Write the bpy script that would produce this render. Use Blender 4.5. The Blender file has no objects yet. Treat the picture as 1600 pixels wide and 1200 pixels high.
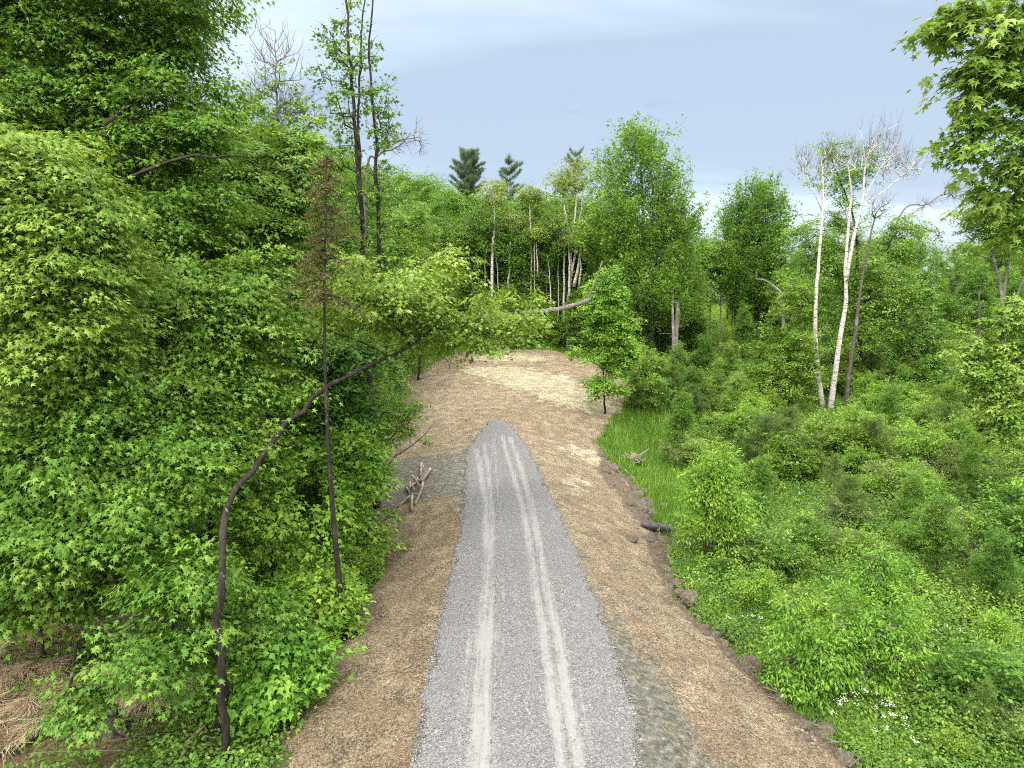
import bpy, math, random
import numpy as np
R = math.radians
rng = np.random.default_rng(7)
random.seed(7)
sc = bpy.context.scene
COL = sc.collection

# ------------------------------------------------------------------ camera
CAM = np.array([0.0, 0.0, 8.0]); PITCH = R(8.3); F = 1100.0
cam_d = bpy.data.cameras.new('camera'); cam = bpy.data.objects.new('camera', cam_d); COL.objects.link(cam)
cam.location = CAM; cam.rotation_euler = (R(90) - PITCH, 0, 0)
cam_d.sensor_width = 36; cam_d.lens = F * 36 / 1600; cam_d.clip_start = 0.1; cam_d.clip_end = 3000
sc.camera = cam
# ------------------------------------------------------------------ light
SUN_EL, SUN_AZ = R(50), R(200)      # azimuth clockwise from +Y: behind the camera, a little to the left
sd = bpy.data.lights.new('sun', 'SUN'); so = bpy.data.objects.new('sun', sd); COL.objects.link(so)
sd.energy = 1.5; sd.angle = R(12); sd.color = (1.0, 0.95, 0.86)
so.rotation_euler = (R(90) - SUN_EL, 0, R(180) - SUN_AZ)
so.location = (0, 0, 60)
w = bpy.data.worlds.new('World'); sc.world = w; w.use_nodes = True
def build_world():
    nt = w.node_tree; N = nt.nodes; L = nt.links; N.clear()
    out = N.new('ShaderNodeOutputWorld'); bg = N.new('ShaderNodeBackground'); bg.inputs[1].default_value = 0.1
    L.new(bg.outputs[0], out.inputs[0])
    sky = N.new('ShaderNodeTexSky'); sky.sky_type = 'NISHITA'; sky.sun_disc = False
    sky.sun_elevation = SUN_EL; sky.sun_rotation = SUN_AZ; sky.air_density = 1.2
    tc = N.new('ShaderNodeTexCoord'); sep = N.new('ShaderNodeSeparateXYZ'); L.new(tc.outputs['Generated'], sep.inputs[0])
    def M(op, a, b=None, c=None, clamp=False):
        n = N.new('ShaderNodeMath'); n.operation = op; n.use_clamp = clamp
        for i, v in enumerate((a, b, c)):
            if v is None: continue
            if isinstance(v, (int, float)): n.inputs[i].default_value = v
            else: L.new(v, n.inputs[i])
        return n.outputs[0]
    zc = M('MAXIMUM', sep.outputs[2], 0.0)
    zz = M('ADD', zc, 0.16)
    u = M('DIVIDE', sep.outputs[0], zz); v = M('DIVIDE', sep.outputs[1], zz)
    cmb = N.new('ShaderNodeCombineXYZ'); L.new(u, cmb.inputs[0]); L.new(v, cmb.inputs[1])
    mp = N.new('ShaderNodeMapping'); L.new(cmb.outputs[0], mp.inputs[0])
    mp.inputs['Rotation'].default_value = (0, 0, R(14)); mp.inputs['Scale'].default_value = (0.32, 1.0, 1)
    mp.inputs['Location'].default_value = (3.1, 1.7, 0)
    n1 = N.new('ShaderNodeTexNoise'); L.new(mp.outputs[0], n1.inputs[0]); n1.inputs['Scale'].default_value = 0.85
    n1.inputs['Detail'].default_value = 6; n1.inputs['Roughness'].default_value = 0.5; n1.inputs['Distortion'].default_value = 0.4
    cr = N.new('ShaderNodeValToRGB'); L.new(n1.outputs[0], cr.inputs[0])
    e = cr.color_ramp.elements
    e[0].position = 0.43; e[0].color = (2.85, 3.48, 4.42, 1)
    e[1].position = 0.58; e[1].color = (4.8, 5.6, 6.0, 1)
    m_ = e.new(0.5); m_.color = (3.45, 4.18, 5.1, 1)
    # brighter cloud overhead, as an overcast sky is
    up = N.new('ShaderNodeMapRange'); up.interpolation_type = 'SMOOTHSTEP'; L.new(sep.outputs[2], up.inputs[0])
    up.inputs[1].default_value = 0.34; up.inputs[2].default_value = 0.85; up.inputs[3].default_value = 0.0; up.inputs[4].default_value = 1.0
    hz = N.new('ShaderNodeMapRange'); hz.interpolation_type = 'SMOOTHSTEP'; L.new(sep.outputs[2], hz.inputs[0])
    hz.inputs[1].default_value = -0.02; hz.inputs[2].default_value = 0.12; hz.inputs[3].default_value = 1.0; hz.inputs[4].default_value = 0.0
    hm = N.new('ShaderNodeMix'); hm.data_type = 'RGBA'; L.new(hz.outputs[0], hm.inputs[0]); L.new(cr.outputs[0], hm.inputs[6])
    hm.inputs[7].default_value = (3.9, 4.3, 5.1, 1)
    # small dark cloudlets
    n2 = N.new('ShaderNodeTexNoise'); mp2 = N.new('ShaderNodeMapping'); L.new(cmb.outputs[0], mp2.inputs[0])
    mp2.inputs['Scale'].default_value = (1.6, 2.2, 1); L.new(mp2.outputs[0], n2.inputs[0])
    n2.inputs['Scale'].default_value = 3.0; n2.inputs['Detail'].default_value = 6; n2.inputs['Roughness'].default_value = 0.6
    cx, cy = 0.36, 2.52
    du = M('SUBTRACT', u, cx); dv = M('SUBTRACT', v, cy)
    rr = M('ADD', M('MULTIPLY', M('MULTIPLY', du, du), 16.0), M('MULTIPLY', M('MULTIPLY', dv, dv), 14.0))
    win = M('SUBTRACT', 1.0, rr, clamp=True)
    cl = N.new('ShaderNodeMapRange'); L.new(n2.outputs[0], cl.inputs[0]); cl.inputs[1].default_value = 0.54; cl.inputs[2].default_value = 0.66
    cf = M('MULTIPLY', M('MULTIPLY', cl.outputs[0], win), 0.55)
    dk = N.new('ShaderNodeMix'); dk.data_type = 'RGBA'; L.new(cf, dk.inputs[0]); L.new(hm.outputs[2], dk.inputs[6])
    dk.inputs[7].default_value = (2.0, 2.4, 3.2, 1)
    sc_ = N.new('ShaderNodeMix'); sc_.data_type = 'RGBA'; L.new(up.outputs[0], sc_.inputs[0]); L.new(dk.outputs[2], sc_.inputs[6]); sc_.inputs[7].default_value = (26, 25, 23.6, 1)
    # the cloud is brighter around the hidden sun
    sdv = (math.sin(SUN_AZ) * math.cos(SUN_EL), math.cos(SUN_AZ) * math.cos(SUN_EL), math.sin(SUN_EL))
    dt = N.new('ShaderNodeVectorMath'); dt.operation = 'DOT_PRODUCT'; L.new(tc.outputs['Generated'], dt.inputs[0]); dt.inputs[1].default_value = sdv
    gl = N.new('ShaderNodeMapRange'); gl.interpolation_type = 'SMOOTHSTEP'; L.new(dt.outputs['Value'], gl.inputs[0])
    gl.inputs[1].default_value = 0.25; gl.inputs[2].default_value = 1.0; gl.inputs[3].default_value = 0.0; gl.inputs[4].default_value = 1.0
    gm = N.new('ShaderNodeMix'); gm.data_type = 'RGBA'; L.new(gl.outputs[0], gm.inputs[0]); L.new(sc_.outputs[2], gm.inputs[6]); gm.inputs[7].default_value = (34, 32, 29, 1)
    sc_ = gm
    mx = N.new('ShaderNodeMix'); mx.data_type = 'RGBA'; mx.inputs[0].default_value = 0.92
    L.new(sky.outputs[0], mx.inputs[6]); L.new(sc_.outputs[2], mx.inputs[7]); L.new(mx.outputs[2], bg.inputs[0])
build_world()
sc.render.engine = 'CYCLES'
sc.view_settings.view_transform = 'Standard'; sc.view_settings.look = 'None'
sc.view_settings.exposure = 0.98; sc.view_settings.gamma = 1.0
cy = sc.cycles
cy.max_bounces = 7; cy.diffuse_bounces = 3; cy.glossy_bounces = 1; cy.transmission_bounces = 4; cy.transparent_max_bounces = 4
cy.caustics_reflective = False; cy.caustics_refractive = False
cy.use_denoising = False; cy.use_adaptive_sampling = False
sc.render.use_persistent_data = False; cy.filter_width = 1.05

# ------------------------------------------------------------------ photo geometry helpers
def ray(px, py):
    u = (px - 800) / F; v = (600 - py) / F
    c, s = math.cos(PITCH), math.sin(PITCH)
    return np.array([u, c + v * s, -s + v * c])
def D(px, py, Y):                       # point on the sight line at distance Y
    d = ray(px, py); return CAM + d * (Y / d[1])
def P(px, py, z):                       # point on a horizontal level
    d = ray(px, py); return CAM + d * ((z - CAM[2]) / d[2])
def interp(x, xs, ys): return np.interp(x, xs, ys)
def sstep(x, a, b):
    t = np.clip((x - a) / (b - a), 0, 1); return t * t * (3 - 2 * t)
def line_x(pts, z):                     # pixel polyline -> x as a function of y, at level z (or per-point z)
    q = [P(a, b, zz) for (a, b), zz in zip(pts, z if isinstance(z, (list, tuple)) else [z] * len(pts))]
    q.sort(key=lambda p: p[1]); return np.array([p[1] for p in q]), np.array([p[0] for p in q])
# driveway edges
RLy, RLx = line_x([(622, 1290), (645, 1200), (668, 1060), (690, 960), (716, 850), (726, 780), (728, 706), (742, 690), (752, 680), (761, 671), (768, 667)], 0)
RRy, RRx = line_x([(1035, 1290), (1005, 1200), (985, 1090), (945, 980), (905, 880), (870, 800), (838, 728), (824, 700), (810, 684), (797, 672), (785, 667)], 0)
ROAD_END = P(778, 667, 0)[1]
# toe of the fill on the right, straw edge on the left
TRy, TRx = line_x([(1440, 1290), (1340, 1200), (1255, 1120), (1180, 1050), (1120, 990), (1062, 940), (1043, 890), (1038, 845), (1022, 800), (1006, 768), (1000, 740), (955, 706)],
                  [-1.25, -1.25, -1.25, -1.25, -1.25, -1.25, -1.2, -1.15, -1.0, -.8, -.6, -.3])
TRy = np.append(TRy, [37.5, 41, 45, 50, 55, 60, 64.5]); TRx = np.append(TRx, [4.7, 5.6, 7.6, 8.6, 8.2, 6.6, 3.4])
TLy, TLx = line_x([(390, 1290), (432, 1190), (455, 1090), (500, 1030), (560, 965), (592, 900), (596, 850), (560, 790), (560, 745), (575, 712)],
                  [-.8, -.8, -.8, -.8, -.75, -.7, -.6, -.5, -.4, -.3])
TLy = np.append(TLy, [36, 42, 50, 57, 62, 64.5]); TLx = np.append(TLx, [-8.0, -8.6, -8.0, -7.0, -5.6, -3.5])
def noise2(x, y, s, seed=0):
    r = np.random.default_rng(seed); o = 0
    for k in range(6):
        a = r.uniform(0, 2 * math.pi); f = s * (1.0 + 0.75 * k); ph = r.uniform(0, 6.28, 2)
        o = o + np.sin((x * math.cos(a) + y * math.sin(a)) * f + ph[0] + 1.3 * np.sin((y * math.cos(a) - x * math.sin(a)) * f * .6 + ph[1])) / (1 + .5 * k)
    return o / 2.6
def noise3(p, s, seed=0):
    r = np.random.default_rng(seed); o = 0
    for k in range(7):
        d = r.normal(size=3); d /= np.linalg.norm(d); e = r.normal(size=3); e /= np.linalg.norm(e); f = s * (1 + .6 * k)
        o = o + np.sin(p @ d * f + r.uniform(0, 6.28) + 1.2 * np.sin(p @ e * f * .7 + r.uniform(0, 6.28))) / (1 + .4 * k)
    return o / 3
def G(x, y):
    x = np.asarray(x, float); y = np.asarray(y, float)
    c = interp(y, [0, 34, 64.5, 80, 130, 400], [0, 0, 1.8, 3.6, 6, 10])
    r = interp(y, [0, 50, 70, 110, 160, 400], [-1.45, -1.45, 0, 3.7, 5, 8])
    l = c + interp(y, [0, 30, 60, 100], [-0.85, -0.75, 0.3, 1.2]) + np.clip(-x - 14, 0, 30) * 0.05
    xr = np.where(y < ROAD_END, interp(y, RRy, RRx), interp(y, [ROAD_END, 46, 66], [RRx[-1], 5.2, 3.0]))
    tr = interp(y, TRy, TRx); xl = np.where(y < ROAD_END, interp(y, RLy, RLx), interp(y, [ROAD_END, 46, 66], [RLx[-1], -6.5, -3.0])); tl = interp(y, TLy, TLx)
    wide = interp(y, [30, 36, 50, 66, 90], [0, 2.0, 7, 12, 20])
    tR = np.clip((x - xr) / np.maximum(tr + wide - xr, .5), 0, 1); tL = np.clip((xl - x) / np.maximum(xl - tl, .5), 0, 1)
    tR = tR ** 1.25; tL = tL ** 1.2
    z = c + (r - c) * tR + (l - c) * tL
    off = np.clip(tR, 0, 1) + np.clip(tL, 0, 1)
    z = z + off * (0.10 * noise2(x, y, .5, 3) + 0.04 * noise2(x, y, 1.7, 4))
    z = z + sstep(tR, .9, 1) * 0.28 * noise2(x, y, .23, 9) * sstep(x - tr, .5, 4)
    z = z + sstep(y, ROAD_END, ROAD_END + 3) * 0.05 * noise2(x, y, .8, 5)
    return z
def Gf(x, y): return float(G(x, y))
def PG(px, py):                         # pixel -> point on the ground
    d = ray(px, py); t = 5.0
    for i in range(4000):
        p = CAM + d * t
        if p[2] < Gf(p[0], p[1]): break
        t += 0.25 if t < 60 else .5
    a, b = t - .5, t
    for i in range(14):
        m = (a + b) / 2; p = CAM + d * m
        if p[2] < Gf(p[0], p[1]): b = m
        else: a = m
    p = CAM + d * b; return np.array([p[0], p[1], Gf(p[0], p[1])])

# ------------------------------------------------------------------ material helpers
class NT:
    def __init__(s, name):
        s.m = bpy.data.materials.new(name); s.m.use_nodes = True; s.t = s.m.node_tree; s.N = s.t.nodes; s.L = s.t.links; s.N.clear()
        s.out = s.N.new('ShaderNodeOutputMaterial')
    def n(s, typ, **k):
        nd = s.N.new('ShaderNode' + typ)
        for a, b in k.items(): setattr(nd, a, b)
        return nd
    def set(s, sock, v):
        if hasattr(v, 'is_linked') or isinstance(v, bpy.types.NodeSocket): s.L.new(v, sock)
        else: sock.default_value = v
    def noise(s, vec, scale, detail=3, rough=.55, dist=0, col=False):
        nd = s.n('TexNoise'); s.L.new(vec, nd.inputs['Vector']); nd.inputs['Scale'].default_value = scale
        nd.inputs['Detail'].default_value = detail; nd.inputs['Roughness'].default_value = rough; nd.inputs['Distortion'].default_value = dist
        return nd.outputs[1 if col else 0]
    def vor(s, vec, scale, what='Color'):
        nd = s.n('TexVoronoi'); s.L.new(vec, nd.inputs['Vector']); nd.inputs['Scale'].default_value = scale; return nd.outputs[what]
    def map(s, vec, scale=(1, 1, 1), rot=(0, 0, 0), loc=(0, 0, 0)):
        nd = s.n('Mapping'); s.L.new(vec, nd.inputs[0]); nd.inputs['Scale'].default_value = scale; nd.inputs['Rotation'].default_value = rot; nd.inputs['Location'].default_value = loc
        return nd.outputs[0]
    def obj(s): return s.n('TexCoord').outputs['Object']
    def ramp(s, f, stops):
        nd = s.n('ValToRGB'); s.L.new(f, nd.inputs[0]); e = nd.color_ramp.elements
        while len(e) < len(stops): e.new(0.5)
        for k, (p, c) in enumerate(stops):
            e[k].position = p; e[k].color = (*c, 1) if len(c) == 3 else c
        return nd.outputs[0]
    def rng(s, f, a, b, c=0, d=1):
        nd = s.n('MapRange'); s.L.new(f, nd.inputs[0])
        for i, v in enumerate((a, b, c, d)): nd.inputs[i + 1].default_value = v
        return nd.outputs[0]
    def math(s, op, a, b=0.0, clamp=False):
        nd = s.n('Math', operation=op, use_clamp=clamp); s.set(nd.inputs[0], a); s.set(nd.inputs[1], b); return nd.outputs[0]
    def mix(s, f, a, b, mode='MIX'):
        nd = s.n('Mix', data_type='RGBA', blend_type=mode); s.set(nd.inputs[0], f)
        s.set(nd.inputs[6], (*a, 1) if isinstance(a, tuple) else a); s.set(nd.inputs[7], (*b, 1) if isinstance(b, tuple) else b); return nd.outputs[2]
    def attr(s, name): return s.n('Attribute', attribute_name=name).outputs['Fac']
    def bump(s, h, strength=.5, dist=.02, nrm=None):
        nd = s.n('Bump'); nd.inputs['Strength'].default_value = strength; nd.inputs['Distance'].default_value = dist; s.L.new(h, nd.inputs['Height'])
        if nrm: s.L.new(nrm, nd.inputs['Normal'])
        return nd.outputs[0]
    def bsdf(s, col, rough=.8, nrm=None, spec=.3):
        b = s.n('BsdfPrincipled'); s.set(b.inputs['Base Color'], (*col, 1) if isinstance(col, tuple) else col); s.set(b.inputs['Roughness'], rough)
        b.inputs['Specular IOR Level'].default_value = spec
        if nrm: s.L.new(nrm, b.inputs['Normal'])
        return b.outputs[0]
    def done(s, sh): s.L.new(sh, s.out.inputs[0]); return s.m

def leaf_mat(name, c0, c1, c2, trans=.33, spec=.2, vary=.12):
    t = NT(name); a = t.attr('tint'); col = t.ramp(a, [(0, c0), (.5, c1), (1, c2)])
    oi = t.n('ObjectInfo'); hs = t.n('HueSaturation'); t.L.new(col, hs.inputs['Color']); hs.inputs['Saturation'].default_value = 1.0
    t.L.new(t.rng(oi.outputs['Random'], 0, 1, (1 - vary) * .86, (1 + vary) * .86), hs.inputs['Value']); t.L.new(t.rng(oi.outputs['Random'], 0, 1, .502, .480), hs.inputs['Hue'])
    col = hs.outputs[0]
    b = t.bsdf(col, .48, spec=spec)
    tr = t.n('BsdfTranslucent'); t.L.new(t.mix(1.0, col, (1.5, 1.3, .5), 'MULTIPLY'), tr.inputs[0])
    m = t.n('MixShader'); m.inputs[0].default_value = trans; t.L.new(b, m.inputs[1]); t.L.new(tr.outputs[0], m.inputs[2])
    return t.done(m.outputs[0])
def bark_mat(name, c0, c1, scale=1.0, moss=0.0):
    t = NT(name); o = t.obj(); v = t.map(o, (6 * scale, 6 * scale, 1.6 * scale)); n = t.noise(v, 3.0, 5, .65, .6)
    col = t.ramp(n, [(.3, c0), (.7, c1)]); n2 = t.noise(o, 1.3, 3)
    col = t.mix(t.rng(n2, .55, .70), col, tuple(min(1, k * 1.5) for k in c1))
    lich = t.noise(t.map(o, (1, 1, .7)), 5.0, 5, .7); col = t.mix(t.rng(lich, .60, .66, 0, .55), col, (.22, .22, .19))
    return t.done(t.bsdf(col, .9, t.bump(n, 1.0, .05), .15))
def birch_mat():
    t = NT('birch_bark'); o = t.obj(); v = t.map(o, (2.2, 2.2, 9)); n = t.noise(v, 1.6, 4, .6, .3)
    big = t.noise(o, .55, 3)
    col = t.ramp(n, [(.36, (.06, .05, .045)), (.44, (.34, .325, .305)), (.7, (.50, .49, .475))])
    col = t.mix(t.rng(big, .62, .72), col, (.16, .13, .11))
    return t.done(t.bsdf(col, .7, t.bump(n, .3, .01), .2))
MAT = {}
MAT['maple'] = leaf_mat('maple_leaf_green', (.038, .10, .012), (.098, .235, .025), (.23, .39, .065))
MAT['maple_light'] = leaf_mat('maple_leaf_light', (.065, .155, .018), (.15, .29, .035), (.31, .45, .10))
MAT['forest'] = leaf_mat('forest_leaf', (.042, .12, .018), (.10, .24, .035), (.21, .38, .07), vary=.22)
MAT['bright'] = leaf_mat('bright_leaf', (.06, .17, .018), (.13, .30, .03), (.28, .48, .07))
MAT['shrub'] = leaf_mat('shrub_leaf', (.05, .14, .022), (.12, .26, .042), (.30, .45, .11), vary=.25)
MAT['olive'] = leaf_mat('olive_leaf', (.07, .13, .035), (.15, .22, .07), (.27, .35, .12))
MAT['birchleaf'] = leaf_mat('birch_leaf', (.09, .17, .03), (.17, .27, .05), (.28, .38, .09))
MAT['needle'] = leaf_mat('pine_needle', (.04, .085, .018), (.085, .16, .032), (.18, .28, .06), trans=.2)
MAT['needle_far'] = leaf_mat('pine_needle_blue', (.045, .09, .05), (.08, .145, .08), (.14, .22, .12), trans=.2)
MAT['needle_young'] = leaf_mat('young_needle', (.07, .15, .03), (.14, .24, .05), (.24, .34, .09), trans=.2)
MAT['brown'] = leaf_mat('brown_needle', (.045, .045, .016), (.085, .085, .027), (.14, .16, .045), trans=.2)
MAT['herb'] = leaf_mat('herb_leaf', (.05, .14, .022), (.125, .27, .042), (.33, .48, .10))
MAT['grass'] = leaf_mat('grass_blade', (.05, .15, .02), (.115, .27, .035), (.28, .45, .08))
MAT['hay'] = leaf_mat('dry_grass_blade', (.24, .19, .13), (.48, .395, .28), (.68, .59, .45), trans=.2)
MAT['straw'] = leaf_mat('straw_strand', (.10, .08, .056), (.25, .205, .145), (.45, .38, .28), trans=.1)
MAT['flower'] = leaf_mat('white_petal', (.6, .6, .55), (.75, .75, .72), (.85, .85, .8), trans=.2)
MAT['litter'] = leaf_mat('forest_litter', (.05, .035, .02), (.12, .08, .045), (.25, .17, .10), trans=.1)
MAT['bark'] = bark_mat('dark_bark', (.010, .009, .008), (.045, .039, .034))
MAT['bark_grey'] = bark_mat('grey_bark', (.035, .03, .026), (.115, .10, .088))
MAT['dead'] = bark_mat('weathered_wood', (.06, .055, .05), (.20, .185, .17))
MAT['log'] = bark_mat('peeled_log', (.10, .08, .062), (.25, .215, .175))
MAT['twig'] = bark_mat('pale_twig', (.07, .062, .06), (.16, .145, .145))
MAT['birch'] = birch_mat()

# ------------------------------------------------------------------ mesh helpers
def mesh_np(name, V, Fc, mat, smooth=False, attrs=None):
    """V (n,3); Fc list of (m,k) int arrays"""
    me = bpy.data.meshes.new(name)
    V = np.ascontiguousarray(V, np.float32); Fc = [f for f in Fc if len(f)]
    me.vertices.add(len(V)); me.vertices.foreach_set('co', V.ravel())
    loops = np.concatenate([f.ravel() for f in Fc]).astype(np.int32)
    tot = np.concatenate([np.full(len(f), f.shape[1], np.int32) for f in Fc])
    st = np.concatenate([[0], np.cumsum(tot)[:-1]]).astype(np.int32)
    me.loops.add(len(loops)); me.loops.foreach_set('vertex_index', loops)
    me.polygons.add(len(tot)); me.polygons.foreach_set('loop_start', st)
    me.polygons.foreach_set('use_smooth', np.full(len(tot), smooth))
    for k, (dom, vals) in (attrs or {}).items():
        a = me.attributes.new(k, 'FLOAT', dom); a.data.foreach_set('value', np.ascontiguousarray(vals, np.float32))
    me.materials.append(mat); me.update(calc_edges=True); return me
def link(name, me, parent=None):
    o = bpy.data.objects.new(name, me); COL.objects.link(o)
    if parent: o.parent = parent
    return o
def tag(o, label=None, cat=None, group=None, kind=None):
    if label: o['label'] = label
    if cat: o['category'] = cat
    if group: o['group'] = group
    if kind: o['kind'] = kind
    return o
def empty(name, loc, rz=0, s=1.0):
    o = bpy.data.objects.new(name, None); COL.objects.link(o); o.location = tuple(float(a) for a in loc); o.rotation_euler = (0, 0, rz)
    o.scale = (s, s, s) if isinstance(s, (int, float)) else s; o.empty_display_size = .2; return o
def nrm(v):
    return v / np.maximum(np.linalg.norm(v, axis=-1, keepdims=True), 1e-9)
# leaf templates: x side, y towards tip, z normal
_m = [(.0, .0), (.34, -.05), (.21, .17), (.55, .52), (.15, .44), (0, 1.05), (-.15, .44), (-.55, .52), (-.21, .17), (-.34, -.05)]
T_MAPLE = (np.array([(x, y, -.16 * abs(x) - .10 * y * y) for x, y in _m] + [(0, .28, .03)]), np.array([(10, i, (i + 1) % 10) for i in range(10)]))
T_LEAF = (np.array([(0, 0, 0), (.33, .42, -.07), (0, 1, -.05), (-.33, .42, -.07)]), np.array([(0, 1, 2), (0, 2, 3)]))
T_NARROW = (np.array([(0, 0, 0), (.19, .42, -.04), (0, 1, -.08), (-.19, .42, -.04)]), np.array([(0, 1, 2), (0, 2, 3)]))
T_LOBED = (np.array([(0, 0, 0), (.5, .30, -.12), (.2, .5, -.03), (0, 1, -.1), (-.2, .5, -.03), (-.5, .30, -.12)]), np.array([(0, 1, 2), (0, 2, 4), (2, 3, 4), (0, 4, 5)]))
T_BLADE = (np.array([(-.5, 0, 0), (.5, 0, 0), (.0, 1, 0)]), np.array([(0, 1, 2)]))
T_FAN = (np.array([(0, 0, 0), (.30, .72, .05), (.17, .86, .0), (0, 1, -.05), (-.17, .86, 0), (-.30, .72, .05), (.05, .25, 0), (-.05, .25, 0)]),
         np.array([(0, 1, 6), (6, 2, 0), (0, 3, 6), (7, 3, 0), (0, 4, 7), (7, 5, 0)]))
def place(tmpl, pos, nm, tip, size, width=1.0):
    tv, tf = tmpl; n = len(pos)
    y = nrm(tip); z = nm - (nm * y).sum(1, keepdims=True) * y; z = nrm(z); x = np.cross(y, z)
    s = np.broadcast_to(np.asarray(size, float), (n,))[:, None, None]
    wd = np.broadcast_to(np.asarray(width, float), (n,))[:, None, None]
    V = pos[:, None, :] + s * (tv[None, :, 0:1] * wd * x[:, None, :] + tv[None, :, 1:2] * y[:, None, :] + tv[None, :, 2:3] * z[:, None, :])
    Fc = (tf[None] + (np.arange(n) * len(tv))[:, None, None]).reshape(-1, tf.shape[1])
    return V.reshape(-1, 3), Fc, len(tf)
def tubes(A, B, ra, rb, sides=5):       # independent frusta
    n = len(A)
    if n == 0: return np.zeros((0, 3)), np.zeros((0, 4), int)
    d = nrm(B - A); ref = np.where(np.abs(d[:, 2:3]) < .9, np.array([[0, 0, 1.0]]), np.array([[1.0, 0, 0]])); u = nrm(np.cross(d, ref)); v = np.cross(d, u)
    a = np.arange(sides) * 2 * math.pi / sides; ring = np.cos(a)[None, :, None] * u[:, None] + np.sin(a)[None, :, None] * v[:, None]
    V = np.concatenate([A[:, None] + ring * ra[:, None, None], B[:, None] + ring * rb[:, None, None]], 1)
    i = np.arange(sides); j = (i + 1) % sides
    q = np.stack([i, j, j + sides, i + sides], 1)
    return V.reshape(-1, 3), (q[None] + (np.arange(n) * 2 * sides)[:, None, None]).reshape(-1, 4)
def resample(pts, n):
    pts = np.asarray(pts, float); m = len(pts)
    if m > 2:                            # catmull-rom
        q = np.vstack([2 * pts[0] - pts[1], pts, 2 * pts[-1] - pts[-2]]); o = []
        for t in np.linspace(0, m - 1, n):
            i = min(int(t), m - 2); f = t - i; a, b, c, d = q[i:i + 4]
            o.append(.5 * ((2 * b) + (c - a) * f + (2 * a - 5 * b + 4 * c - d) * f * f + (-a + 3 * b - 3 * c + d) * f ** 3))
        return np.array(o)
    t = np.linspace(0, 1, n)[:, None]; return pts[0] * (1 - t) + pts[-1] * t
def path_tube(pts, r0, r1, sides=10, seed=0, rough=.06, cap=True, power=1.0):
    pts = np.asarray(pts, float); n = len(pts); r = np.random.default_rng(seed)
    t = np.gradient(pts, axis=0); t = nrm(t); u = nrm(np.cross(t, np.array([[.31, .95, .05]]))); v = np.cross(t, u)
    rad = r1 + (r0 - r1) * (1 - np.linspace(0, 1, n)) ** power
    a = np.arange(sides) * 2 * math.pi / sides
    rr = rad[:, None] * (1 + rough * r.normal(size=(n, sides)) + rough * np.sin(a * 3 + r.uniform(0, 6))[None])
    V = (pts[:, None] + rr[:, :, None] * (np.cos(a)[None, :, None] * u[:, None] + np.sin(a)[None, :, None] * v[:, None])).reshape(-1, 3)
    i = np.arange(sides); j = (i + 1) % sides
    q = np.concatenate([np.stack([i + k * sides, j + k * sides, j + (k + 1) * sides, i + (k + 1) * sides], 1) for k in range(n - 1)])
    tri = np.zeros((0, 3), int)
    if cap:
        V = np.vstack([V, pts[:1], pts[-1:]]); b = n * sides
        tri = np.concatenate([np.stack([j, i, np.full(sides, b)], 1), np.stack([i + (n - 1) * sides, j + (n - 1) * sides, np.full(sides, b + 1)], 1)])
    return V, q, tri
class Acc:
    def __init__(s): s.V = []; s.Q = []; s.T = []; s.n = 0
    def add(s, V, Q=None, T=None):
        if Q is not None and len(Q): s.Q.append(Q + s.n)
        if T is not None and len(T): s.T.append(T + s.n)
        s.V.append(V); s.n += len(V)
    def mesh(s, name, mat, smooth=True, attrs=None):
        return mesh_np(name, np.concatenate(s.V), [np.concatenate(a) for a in (s.Q, s.T) if a], mat, smooth, attrs)

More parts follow.
